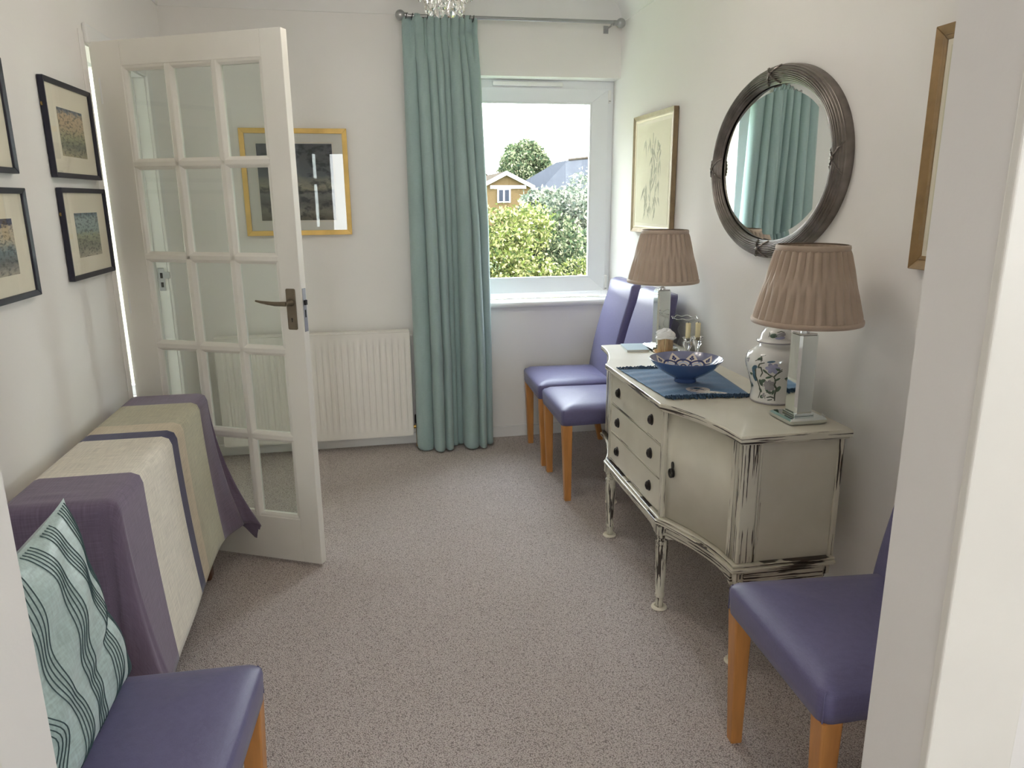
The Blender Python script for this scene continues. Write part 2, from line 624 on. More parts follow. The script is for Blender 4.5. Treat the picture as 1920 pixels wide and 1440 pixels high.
# rest of the house around the room (seen only in reflections, brings the daylight in)
wr = MB()
wr.box(-3.2, -1.0, -4.4, -4.25, 0, CEIL)
wr.box(-0.2, 3.4, -4.4, -4.25, 0, CEIL)
wr.box(-1.0, -0.2, -4.4, -4.25, 0, 0.78)
wr.box(-1.0, -0.2, -4.4, -4.25, 2.22, CEIL)
tag(wr.build('wall_rear', M['wall']), 'rear wall of the adjoining room with a wide window', 'wall', kind=S)
wq = MB()
wq.box(-3.3, -3.2, -4.4, FY0, 0, CEIL)
tag(wq.build('wall_rear_left', M['wall']), 'plain side wall of the adjoining room', 'wall', kind=S)
wz = MB()
wz.box(3.4, 3.5, -4.4, -2.9, 0, CEIL)
wz.box(3.4, 3.5, -1.7, FY0, 0, CEIL)
wz.box(3.4, 3.5, -2.9, -1.7, 0, 0.9)
wz.box(3.4, 3.5, -2.9, -1.7, 2.1, CEIL)
tag(wz.build('wall_rear_right', M['wall']), 'far side wall of the adjoining room with an added window', 'wall', kind=S)
wh = MB()
wh.box(-2.15, -2.05, 2.3, 4.75, 0, CEIL)
wh.box(-2.05, -1.065, 2.2, 2.3, 0, CEIL)
wh.box(-2.05, -1.9, 4.6, 4.75, 0, CEIL)
wh.box(-1.2, -1.065, 4.6, 4.75, 0, CEIL)
wh.box(-1.9, -1.2, 4.6, 4.75, 2.2, CEIL)
wh.box(-1.9, -1.2, 4.6, 4.75, 0, 0.3)
tag(wh.build('wall_hall', M['wall']), 'hall walls beyond the glazed door', 'wall', kind=S)


def simple_window(name, label, x0, x1, y, z0, z1, nx, axis='x'):
    t = thing(name, label, 'window', (0, 0, 0), 0, None, S)

    def bx(a0, a1, b0, b1, zz0, zz1):
        return MB().box(a0, a1, b0, b1, zz0, zz1) if axis == 'x' else MB().box(b0, b1, a0, a1, zz0, zz1)
    w = 0.06
    bx(x0, x1, y - 0.03, y + 0.03, z0, z0 + w).build('bottom_rail', M['upvc'], t)
    bx(x0, x1, y - 0.03, y + 0.03, z1 - w, z1).build('top_rail', M['upvc'], t)
    for i in range(nx + 1):
        a = x0 + (x1 - x0 - w) * i / nx
        bx(a, a + w, y - 0.029, y + 0.029, z0 + w, z1 - w).build('mullion', M['upvc'], t)
        if i < nx:
            b = x0 + (x1 - x0 - w) * (i + 1) / nx
            bx(a + w, b, y - 0.003, y + 0.003, z0 + w, z1 - w).build('pane', M['glass'], t)
    return t


simple_window('window_2', 'white window in the rear wall of the adjoining room', -1.0, -0.2, -4.32, 0.78, 2.22, 2)
simple_window('window_3', 'unseen fill-light window added in the far side wall of the adjoining room', -2.9, -1.7, 3.45, 0.9, 2.1, 2, 'y')  # added out of view to bring fill daylight through the opening
simple_window('window_4', 'tall glazed hall window beyond the open door', -1.9, -1.2, 4.67, 0.3, 2.2, 1)


# coving: concave quarter profile
def coving(name, label, p0, p1, inward, m0=0.0, m1=0.0):
    R_ = 0.10
    prof = [(0.0, CEIL - R_ - 0.004), (0.006, CEIL - R_ - 0.004)]
    for k in range(9):
        a = PI / 2 * k / 8
        prof.append((R_ - (R_ - 0.006) * math.cos(a), CEIL - R_ + (R_ - 0.006) * math.sin(a)))
    prof += [(R_ + 0.002, CEIL - 0.006), (R_ + 0.002, CEIL), (0.0, CEIL)]
    d = (Vector(p1) - Vector(p0)).normalized()
    rings = []
    for P_, mm, sg in ((Vector(p0), m0, 1), (Vector(p1), m1, -1)):
        rings.append([(P_.x + inward[0] * o + d.x * sg * mm * o, P_.y + inward[1] * o + d.y * sg * mm * o, z) for o, z in prof])
    o = MB().loft(rings).build(name, M['ceil'], smooth=True)
    tag(o, label, 'coving', kind=S)


coving('trim_1', 'white coving along the top of the back wall', (LW, BW), (RW, BW), (0, -1), 1, 1)
coving('trim_2', 'white coving along the top of the right wall', (RW, FY1), (RW, BW), (-1, 0), 1, 1)
coving('trim_3', 'white coving along the top of the left wall', (LW, FY1), (LW, BW), (1, 0), 1, 1)


def skirting(name, label, x0, x1, y0, y1, h=0.068):
    o = MB().box(x0, x1, y0, y1, 0, h).build(name, M['white'], bevel=0.005)
    tag(o, label, 'baseboard', kind=S)


skirting('baseboard_back', 'white skirting along the back wall', LW, RW, BW - 0.015, BW)
skirting('baseboard_right', 'white skirting along the right wall', RW - 0.015, RW, FY1, BW - 0.015)
skirting('baseboard_left', 'white skirting along the left wall', LW, LW + 0.015, FY1, DY0 - 0.07)

# doorway lining in the left wall (far jamb is seen through the door glass)
dj = thing('trim_4', 'white doorway lining and architrave in the left wall', 'door frame', (0, 0, 0), 0, None, S)
MB().box(LW - 0.104, LW + 0.002, DY1 - 0.026, DY1, 0, DZ - 0.026).build('far_jamb', M['white'], dj)
MB().box(LW - 0.104, LW + 0.002, DY0, DY0 + 0.004, 0, DZ - 0.026).build('near_jamb', M['white'], dj)
MB().box(LW - 0.104, LW + 0.002, DY0, DY1, DZ - 0.026, DZ).build('head_jamb', M['white'], dj)
MB().box(LW - 0.104, LW - 0.045, DY1 - 0.040, DY1 - 0.026, 0, DZ - 0.026).build('door_stop', M['white'], dj, bevel=0.003)
MB().box(LW, LW + 0.004, DY0 - 0.050, DY0 - 0.004, 0, DZ + 0.02).build('architrave', M['wall'], dj, bevel=0.0015)
MB().box(LW, LW + 0.016, DY1 - 0.02, DY1 + 0.055, 0, DZ + 0.05).build('architrave', M['white'], dj, bevel=0.006)
MB().box(LW, LW + 0.016, DY0 - 0.004, DY1 - 0.02, DZ - 0.02, DZ + 0.05).build('architrave', M['white'], dj, bevel=0.006)
st = MB().box(LW - 0.040, LW - 0.012, DY1 - 0.0285, DY1 - 0.026, 1.005, 1.115)
st.box(LW - 0.012, LW + 0.012, DY1 - 0.031, DY1 - 0.026, 1.065, 1.095)
stp = st.build('strike_plate', M['steel'], dj, label='steel strike plate')
MB().box(LW - 0.032, LW - 0.020, DY1 - 0.0295, DY1 - 0.0284, 1.066, 1.092).build('latch_hole', M['dark'], stp)
MB().box(LW - 0.032, LW - 0.020, DY1 - 0.0295, DY1 - 0.0284, 1.022, 1.046).build('bolt_hole', M['dark'], stp)

# lining and architrave of the near opening
ol = thing('trim_5', 'cream painted lining of the near opening on both sides', 'door frame', (0, 0, 0), 0, None, S)
MB().box(OPR - 0.002, OPR + 0.03, FY0 - 0.002, FY1 + 0.001, 0, 2.08).build('jamb', M['wall'], ol)
MB().box(OPL - 0.03, OPL + 0.002, FY0 - 0.002, FY1 + 0.001, 0, 2.08).build('jamb', M['wall'], ol)
MB().box(OPR - 0.005, OPR + 0.16, FY0 - 0.017, FY0, 0, 2.13).build('architrave', M['cream_paint'], ol, bevel=0.004, seg=3)
MB().box(OPL - 0.16, OPL + 0.005, FY0 - 0.017, FY0, 0, 2.13).build('architrave', M['cream_paint'], ol, bevel=0.004, seg=3)

# ------------------------------------------------------------------ window_1
w1 = thing('window_1', 'white plastic casement window above the blue chairs', 'window', (0, 0, 0), 0, None, S)
FX0, FX1, FZ0, FZ1 = WX0, RW, 0.838, WZ1
wy = 4.385
for nm, b in (('frame_stile', (FX0, FX0 + 0.05, wy + 0.012, wy + 0.075, FZ0, FZ1)), ('frame_stile', (FX1 - 0.05, FX1, wy + 0.012, wy + 0.075, FZ0, FZ1)),
              ('frame_head', (FX0 + 0.05, FX1 - 0.05, wy + 0.012, wy + 0.075, FZ1 - 0.055, FZ1)), ('frame_foot', (FX0 + 0.05, FX1 - 0.05, wy + 0.012, wy + 0.075, FZ0, FZ0 + 0.045))):
    MB().box(*b).build(nm, M['upvc'], w1, bevel=0.003)
PX0, PX1, PZ0, PZ1 = 0.605, 1.334, 0.955, 1.968
SX0, SX1, SZ0, SZ1 = FX0 + 0.035, FX1 - 0.035, FZ0 + 0.033, FZ1 - 0.045


def frame_piece(name, quad, y0, y1, mat, parent, slope=0.012):
    """one mitred member, quad = outer a, outer b, inner b, inner a in (x, z)"""
    (ax, az), (bx, bz), (cx, cz), (dx, dz) = quad
    v = [(ax, y0, az), (bx, y0, bz), (cx, y0 + slope, cz), (dx, y0 + slope, dz), (ax, y1, az), (bx, y1, bz), (cx, y1, cz), (dx, y1, dz)]
    return MB().add(v, [(0, 1, 2, 3), (7, 6, 5, 4), (0, 4, 5, 1), (1, 5, 6, 2), (2, 6, 7, 3), (3, 7, 4, 0)]).build(name, mat, parent, bevel=0.0015)


frame_piece('sash_rail', ((SX0, SZ1), (SX1, SZ1), (PX1, PZ1), (PX0, PZ1)), wy, wy + 0.07, M['upvc'], w1)
frame_piece('sash_rail', ((SX1, SZ0), (SX0, SZ0), (PX0, PZ0), (PX1, PZ0)), wy, wy + 0.07, M['upvc'], w1)
frame_piece('sash_stile', ((SX0, SZ0), (SX0, SZ1), (PX0, PZ1), (PX0, PZ0)), wy, wy + 0.07, M['upvc'], w1)
frame_piece('sash_stile', ((SX1, SZ1), (SX1, SZ0), (PX1, PZ0), (PX1, PZ1)), wy, wy + 0.07, M['upvc'], w1)
MB().box(PX0 - 0.01, PX1 + 0.01, wy + 0.030, wy + 0.036, PZ0 - 0.01, PZ1 + 0.01).build('pane', M['glass'], w1)
for a in ((PX0, PX1, PZ0, PZ0 + 0.010), (PX0, PX1, PZ1 - 0.010, PZ1), (PX0, PX0 + 0.010, PZ0 + 0.01, PZ1 - 0.01), (PX1 - 0.010, PX1, PZ0 + 0.01, PZ1 - 0.01)):
    MB().box(a[0], a[1], wy + 0.012, wy + 0.029, a[2], a[3]).build('glazing_bead', M['upvc'], w1, bevel=0.002)
tv = MB().box(0.745, 1.155, wy - 0.012, wy + 0.012, 2.050, 2.074).build('trickle_vent', M['white'], w1, bevel=0.005)
MB().box(0.945, 0.965, wy - 0.016, wy - 0.012, 2.047, 2.055).build('vent_slider', M['white'], tv)
for z0, z1 in ((1.965, 2.035), (0.875, 0.965)):
    h = MB().box(SX1 - 0.004, SX1 + 0.014, wy - 0.010, wy + 0.012, z0, z1).build('hinge', M['white'], w1, bevel=0.003)
    MB().box(SX1 - 0.001, SX1 + 0.011, wy - 0.0115, wy - 0.0098, z0 + 0.006, z0 + 0.014).build('hinge_screw', M['steel'], h)
sl = MB()
prof = [(BW + 0.10, WZ0), (BW - 0.018, WZ0)] + [(BW - 0.018 - 0.018 * math.sin(PI * k / 8), WZ0 + 0.019 - 0.019 * math.cos(PI * k / 8)) for k in range(9)] + [(BW + 0.10, WZ0 + 0.038)]
sl.loft([[(x, y, z) for y, z in prof] for x in (WX0 - 0.03, RW - 0.001)])
sl.build('sill_board', M['white'], w1, smooth=True)

# ------------------------------------------------------------------ door_1: glazed door, fifteen panes
HX, HY = -0.928, 3.1245
dA = math.atan2(-0.447, 0.894)
dr = thing('door_1', 'cream fifteen-pane glazed door standing open into the room', 'door', (HX, HY, 0.0), dA, None, S)
DW, DT, DB, DTOP = 0.762, 0.036, 0.012, 1.993
ox0, ox1, oz0, oz1 = 0.100, 0.678, 0.195, 1.905
Mcp = M['cream_paint']
MB().box(-0.0325, ox0, 0, DT, DB, DTOP).build('stile', Mcp, dr, bevel=0.002)
MB().box(ox1, DW, 0, DT, DB, DTOP).build('stile', Mcp, dr, bevel=0.002)
MB().box(ox0, ox1, 0, DT, oz1, DTOP).build('top_rail', Mcp, dr, bevel=0.002)
MB().box(ox0, ox1, 0, DT, DB, oz0).build('bottom_rail', Mcp, dr, bevel=0.002)
vb = [0.293, 0.487]
hb = [1.563, 1.222, 0.877, 0.533]
bw = 0.011


def moulded_bar(p0, p1, vertical):
    prof = [(-bw - 0.009, 0.011), (-bw - 0.004, 0.006), (-bw, 0.002), (-bw + 0.004, 0.0), (bw - 0.004, 0.0), (bw, 0.002), (bw + 0.004, 0.006), (bw + 0.009, 0.011),
            (bw + 0.009, DT - 0.011), (bw, DT - 0.002), (-bw, DT - 0.002), (-bw - 0.009, DT - 0.011)]
    if vertical:
        return MB().loft([[(p0 + o, y, z) for o, y in prof] for z in p1])
    return MB().loft([[(x, y, p0 + o) for o, y in prof] for x in p1])


for x in vb:
    moulded_bar(x, (oz0, oz1), True).build('glazing_bar', Mcp, dr)
for z in hb:
    moulded_bar(z, (ox0, ox1), False).build('glazing_bar', Mcp, dr)
# beads round the whole glazed opening
bd = [(0.0, 0.002), (0.008, 0.004), (0.016, 0.011), (0.016, DT - 0.011), (0.0, DT - 0.002)]
for edge, nm in ((ox0, 1), (ox1, -1)):
    MB().loft([[(edge + nm * o, y, z) for o, y in bd] for z in (oz0, oz1)]).build('glazing_bead', Mcp, dr)
for edge, nm in ((oz0, 1), (oz1, -1)):
    MB().loft([[(x, y, edge + nm * o) for o, y in bd] for x in (ox0, ox1)]).build('glazing_bead', Mcp, dr)
xs = [ox0] + vb + [ox1]
zs = [oz0] + sorted(hb) + [oz1]
for i in range(3):
    for j in range(5):
        MB().box(xs[i] + 0.008, xs[i + 1] - 0.008, 0.016, 0.020, zs[j] + 0.008, zs[j + 1] - 0.008).build('pane', M['door_glass'], dr)
hp = MB().prism([(x + 0.7195, z) for x, z in rrect(0.0195, 0.076, 0.006, 4)], 0, 0.004)
hp.v = [(x, -z, y + 1.039) for x, y, z in hp.v]
hpo = hp.build('handle_plate', M['bronze'], dr, bevel=0.0012, label='bronze lever handle on long keyhole plate')
lv = MB().lathe([(0.0125, 0), (0.0125, 0.006), (0.009, 0.012), (0.008, 0.04)], n=16)
lv.v = [(0.7195 + x, -0.003 - z, 1.063 + y) for x, y, z in lv.v]
lv.tube([(0.7195, -0.038, 1.063), (0.705, -0.043, 1.0635), (0.68, -0.044, 1.063), (0.65, -0.043, 1.065), (0.62, -0.042, 1.068), (0.597, -0.042, 1.072)], [0.009, 0.0085, 0.008, 0.0065, 0.005, 0.0035], 10)
lv.build('lever', M['bronze'], hpo, smooth=True)
kh = MB().lathe([(0.0035, 0), (0.0035, 0.0006)], n=12)
kh.v = [(0.7195 + x, -0.0041 - z, 1.004 + y) for x, y, z in kh.v]
kh.box(0.7178, 0.7212, -0.0047, -0.0041, 0.992, 1.004)
kh.build('keyhole', M['dark'], hpo)
lp = MB().box(DW, DW + 0.0015, 0.008, 0.030, 0.955, 1.115).build('lock_faceplate', M['steel'], dr, label='steel lock faceplate on the door edge')
MB().box(DW + 0.0015, DW + 0.008, 0.013, 0.026, 1.054, 1.072).build('latch_bolt', M['dark'], lp)
MB().box(DW + 0.0014, DW + 0.0022, 0.015, 0.023, 1.008, 1.036).build('bolt_slot', M['dark'], lp)
for z in (0.22, 1.0, 1.78):
    MB().lathe([(0.006, 0), (0.006, 0.09)], -0.004, 0.004, z, 10).build('hinge', M['white'], dr)

# ================================================================== RADIATOR
rad = thing('radiator', 'cream ribbed panel radiator on the back wall behind the door', 'radiator', (-0.32, BW - 0.07, 0.087))
RX0, RX1, RH = -0.525, 0.525, 0.61
FLN = 29


def rad_face(u, v):
    x = RX0 + (RX1 - RX0) * u
    z = RH * v
    k = (u * (RX1 - RX0) - 0.02) / 0.0354
    ph = k - math.floor(k)
    inb = 1.0 if 0 <= k < FLN else 0.0
    e = min(max((z - 0.045) / 0.02, 0), 1) * min(max((RH - 0.045 - z) / 0.02, 0), 1)
    d = 0.0
    if 0.28 < ph < 0.92:
        d = min(1, (ph - 0.28) / 0.14) * min(1, (0.92 - ph) / 0.14)
    return (x, -0.034 - 0.006 * (1 - d * e * inb), z)


MB().grid(rad_face, 29 * 10, 24).build('front_panel', M['radiator'], rad, smooth=True)
MB().box(RX0, RX1, -0.030, 0.030, 0, RH).build('rear_panel', M['radiator'], rad)
e = MB()
e.box(RX0 - 0.004, RX1 + 0.004, -0.041, 0.032, RH, RH + 0.008)
e.build('top_grille', M['radiator'], rad, bevel=0.003)
for x in (RX0 - 0.006, RX1):
    MB().box(x, x + 0.006, -0.0395, 0.032, 0.0, RH).build('side_panel', M['radiator'], rad, bevel=0.002)
MB().box(RX0, RX1, -0.0395, 0.0, -0.006, 0.0).build('bottom_flange', M['radiator'], rad)
vv = MB()
vv.tube([(RX1 + 0.006, 0.0, 0.035), (RX1 + 0.03, 0.0, 0.035)], 0.011, 12)
vv.tube([(RX1 + 0.03, 0.0, 0.055), (RX1 + 0.03, 0.0, 0.0), (RX1 + 0.03, 0.0, -0.086)], 0.009, 12)
vo = vv.build('valve', M['brass'], rad, smooth=True, label='brass radiator valve with black cap')
MB().lathe([(0.013, 0.055), (0.015, 0.065), (0.014, 0.105), (0.010, 0.11)], RX1 + 0.03, 0, 0, 14).build('valve_cap', M['black_metal'], vo, smooth=True)
MB().lathe([(0.008, 0), (0.008, 0.014)], RX1 + 0.014, 0.0, RH - 0.03, 10).build('bleed_plug', M['radiator'], rad)

# ================================================================== CURTAIN, POLE
pole = thing('curtain_pole', 'brushed steel curtain pole with ball finials above the window', 'curtain pole', (0.25, BW - 0.10, 2.35))
pz = 2.352
MB().tube([(0.245, BW - 0.10, pz - 0.002), (1.40, BW - 0.10, pz + 0.004)], 0.0095, 14).build('rod', M['steel'], pole, smooth=True, off=(0.25, BW - 0.10, 2.35))


def ball(cx, cy, cz, r):
    return [(r * math.sin(PI * k / 12) if 0 < k < 12 else 0.0004, -r * math.cos(PI * k / 12)) for k in range(13)]


for x in (0.232, 1.425):
    b = MB().lathe(ball(0, 0, 0, 0.026), n=20)
    b.v = [(x + q[2], BW - 0.10 + q[1], pz + q[0]) for q in b.v]
    s = 1 if x < 1 else -1
    b.tube([(x + s * 0.022, BW - 0.10, pz), (x + s * 0.04, BW - 0.10, pz)], 0.014, 14)
    b.build('finial', M['steel'], pole, smooth=True, off=(0.25, BW - 0.10, 2.35))
for x in (0.262, 1.372):
    b = MB().tube([(x, BW, pz - 0.014), (x, BW - 0.10, pz - 0.014), (x, BW - 0.10, pz - 0.006)], 0.005, 10)
    b.box(x - 0.014, x + 0.014, BW - 0.004, BW, pz - 0.035, pz + 0.005)
    b.build('bracket', M['steel'], pole, off=(0.25, BW - 0.10, 2.35))
ring_mesh = MB().grid(lambda u, v: ((0.0155 + 0.0022 * math.cos(2 * PI * v)) * math.sin(2 * PI * u) * 0.25 + 0.0022 * math.sin(2 * PI * v),
                                    (0.0155 + 0.0022 * math.cos(2 * PI * v)) * math.cos(2 * PI * u), (0.0155 + 0.0022 * math.cos(2 * PI * v)) * math.sin(2 * PI * u)), 20, 6, True)
ring0 = None
for k, x in enumerate((0.262, 0.292, 0.318, 0.372, 0.392, 0.44, 0.48, 0.52, 0.56, 0.592, 0.612)):
    if ring0 is None:
        ring0 = ring_mesh.build('curtain_ring', M['black_metal'], pole, smooth=True)
        o = ring0
    else:
        o = child_copy(ring0, pole)
    o.location = (x - 0.25, 0.0, pz - 2.35 - 0.005)

cur = thing('curtain', 'long sage teal pencil-pleat curtain beside the window', 'curtain', (0.45, BW - 0.11, 0.0))
top_fr = [0, .155, .30, .41, .51, .60, .74, .83, 1.0]
bot_fr = [0, .21, .35, .46, .53, .61, .80, .90, 1.0]
dep_t = [.055, .07, .06, .07, .055, .07, .06, .05]
dep_b = [.11, .15, .13, .05, .03, .14, .14, .08]
NPF = 26
NV = 150
CZ0, CZ1 = 0.015, 2.354


def curtain_mesh():
    mb = MB()
    cols = 8 * NPF + 1
    for j in range(NV + 1):
        v = j / NV
        z = CZ1 - (CZ1 - CZ0) * v
        xl = 0.243 + (0.232 - 0.243) * v
        xr = 0.632 + 0.035 * min(1, v * 2.2) + 0.012 * v
        head = max(0, 1 - (CZ1 - z) / 0.24)
        for i in range(cols):
            k = min(i // NPF, 7)
            t = (i - k * NPF) / NPF
            w = min(1, v * 1.3)
            f0 = top_fr[k] * (1 - w) + bot_fr[k] * w
            f1 = top_fr[k + 1] * (1 - w) + bot_fr[k + 1] * w
            fr = f0 + (f1 - f0) * t
            d = (dep_t[k] * (1 - w) + dep_b[k] * w) * min(1.0, max(0.22, (CZ1 - z - 0.07) / 0.22))
            s = abs(math.sin(PI * t)) ** 0.8
            y = -d * s
            fr2 = fr - 0.15 * (f1 - f0) * math.sin(2 * PI * t)
            # pencil-pleat heading
            hp_ = math.sin(PI * fr * 12 + 0.5 * math.sin(fr * 40))
            pinch = math.exp(-((CZ1 - z - 0.085) / 0.03) ** 2)
            y += head ** 0.7 * (-0.036 * abs(hp_) ** 0.75 + 0.022) * (1.0 - 0.45 * pinch)
            y += head * 0.026 * pinch
            y -= 0.014 * math.exp(-((CZ1 - z - 0.03) / 0.03) ** 2)
            y += 0.004 * math.sin(9 * v + 5 * fr) * w
            zz = z + (0.006 * hp_ if j == 0 else 0)
            if j > NV - 12:
                zz = z - 0.0 + 0.012 * (0.5 - s) * (1 - (NV - j) / 12)
            mb.v.append((xl + (xr - xl) * fr2 - 0.45, y + 0.030, zz))
    for j in range(NV):
        for i in range(cols - 1):
            a = j * cols + i
            mb.f.append((a, a + 1, a + cols + 1, a + cols))
    return mb


curtain_mesh().build('drape', M['curtain'], cur, smooth='full', solid=0.004)
MB().box(-0.205, 0.18, 0.060, 0.064, 2.255, 2.335).build('heading_tape', M['curtain'], cur)

# ================================================================== CHAIRS


def outline_seat(scale, inset, n=7):
    """rounded trapezoid: front at -x wide, rear narrower"""
    hx = 0.225 * scale - inset
    pts = []
    r = 0.028 * scale
    for (sx, sy, a0) in ((1, 1, 0), (-1, 1, 90), (-1, -1, 180), (1, -1, 270)):
        hy = (0.228 if sx < 0 else 0.212) * scale - inset
        rr = r if sx < 0 else r * 0.8
        for k in range(n + 1):
            a = math.radians(a0 + 90 * k / n)
            pts.append((sx * (hx - rr) + rr * math.cos(a), sy * (hy - rr) + rr * math.sin(a)))
    return pts


def make_chair(label):
    t = thing('dining_chair', label, 'chair', (0, 0, 0), 0, 'violet upholstered dining chairs')
    rings = []
    for sc, ins, z in ((1, 0.010, 0.382), (1, 0.004, 0.384), (1, 0.002, 0.41), (1, 0.0, 0.444), (1, 0.002, 0.452), (1, 0.007, 0.458), (1, 0.016, 0.4625),
                       (0.88, 0.0, 0.4700), (0.72, 0.0, 0.4770), (0.52, 0, 0.4825), (0.3, 0, 0.486), (0.1, 0, 0.487)):
        rings.append([(x, y, z) for x, y in outline_seat(sc, ins)])
    seat = MB().loft(rings).build('seat', M['purple'], t, smooth='full')
    # raised seams at the front corners
    for sy in (-1, 1):
        MB().tube([(-0.2175, sy * 0.2205, 0.386), (-0.2175, sy * 0.2205, 0.445), (-0.2120, sy * 0.215, 0.4575)], 0.0016, 6).build('seam', M['purple'], seat)
    # backrest: leaning, slightly curved, rounded slab
    rb = []
    for k in range(15):
        s = k / 14
        z = 0.395 + 0.585 * s
        x = 0.198 + 0.035 * s + 0.095 * s ** 1.8
        hw = 0.214 - 0.012 * s
        ht = 0.034 - 0.006 * s
        if k == 14:
            hw -= 0.022
            ht -= 0.010
            z += 0.004
        if k == 13:
            z = 0.395 + 0.585 + -0.010
            hw -= 0.004
            ht -= 0.002
        # lens cross-section
        sec = rrect(ht, hw, min(0.016, ht * 0.8), 5)
        rb.append([(x + px + (0.010 * (1 - (py / hw) ** 2) if px > 0 else -0.004 * (1 - (py / hw) ** 2)), py, z) for px, py in sec])
    MB().loft(rb).build('backrest', M['purple'], t, smooth='full')
    for sx, sy in ((-1, -1), (-1, 1)):
        ra = []
        for z, h in ((0.384, 0.0235), (0.0, 0.0155)):
            k = (0.384 - z) / 0.384
            cx = -0.194 + 0.008 * k
            cy = sy * (0.200 - 0.002 * k)
            ra.append([(cx + px, cy + py, z) for px, py in rrect(h, h, 0.004, 2)])
        MB().loft(ra).build('leg', M['wood'], t)
    for sy in (-1, 1):
        ra = []
        for z, h, cx in ((0.40, 0.021, 0.190), (0.2, 0.019, 0.205), (0.0, 0.015, 0.245)):
            ra.append([(cx + px, sy * 0.185 + py, z) for px, py in rrect(h, h, 0.004, 2)])
        MB().loft(ra).build('leg', M['wood'], t)
    return t


ch = make_chair('violet dining chair in the window corner, farthest from the camera')
ch.location = (1.085, 3.925, 0)
ch.rotation_euler = (0, 0, math.radians(-1.5))
copy_tree(ch, (1.082, 3.432, 0), math.radians(-1.0), 'violet dining chair tucked against the far end of the cream sideboard')
copy_tree(ch, (1.082, 1.352, 0), math.radians(-2.5), 'violet dining chair at right, in front of the near end of the sideboard')
copy_tree(ch, (-0.507, 1.268, 0), math.radians(180 - 4.0), 'violet dining chair at lower left with the striped aqua cushion on it')

# ================================================================== SIDEBOARD
SBX, SBY = 0.957, 2.520
sb = thing('sideboard', 'distressed cream painted sideboard with serpentine front and turned legs', 'sideboard', (1.165, SBY, 0.0), math.radians(-1.1))
# local: x toward the wall (+), y along the wall; front centre at x=-0.233
XF = -0.213     # carcass front plane of the drawer block
XB = 0.205      # back
HL = 0.671      # half length of the carcass
HC = 0.298      # half length of the drawer block
ZB, ZT = 0.354, 0.734


def serp(y, off=0.0, hl=HL, hc=HC, rec=0.097):
    a = abs(y)
    if a <= hc:
        return XF - off
    t = min(1, (a - hc) / (hl - hc))
    return XF - off + rec * math.sin(t * PI / 2) ** 0.8


def sb_outline(off, hl, hc, back, n=14):
    pts = []
    ys = [-hl + (hl - hc) * (1 - (1 - k / n) ** 1.6) for k in range(n)] + [-hc, hc]
    ys = ys + [-y for y in ys[:n]][::-1]
    for y in ys:
        pts.append((serp(y, off, hl, hc), y))
    pts.append((back, hl))
    pts.append((back, -hl))
    return pts


# carcass shell: back, ends, bottom
bd = MB()
bd.prism(sb_outline(-0.022, HL - 0.02, HC, XB - 0.002), ZB + 0.002, ZT - 0.002)
bd.build('carcass', M['sb_panel'], sb)
tp = MB()
for off, hl, z0, z1 in ((0.008, HL + 0.010, ZT, ZT + 0.009), (0.022, HL + 0.024, ZT + 0.009, ZT + 0.0305)):
    tp.prism(sb_outline(off, hl, HC + 0.012, XB + 0.008), z0, z1)
top = tp.build('top_edge', M['sb_edge'], sb, bevel=0.003)
MB().prism(sb_outline(0.0185, HL + 0.0205, HC + 0.012, XB + 0.006), ZT + 0.0300, ZT + 0.0316).build('top_board', M['sb_top'], sb)
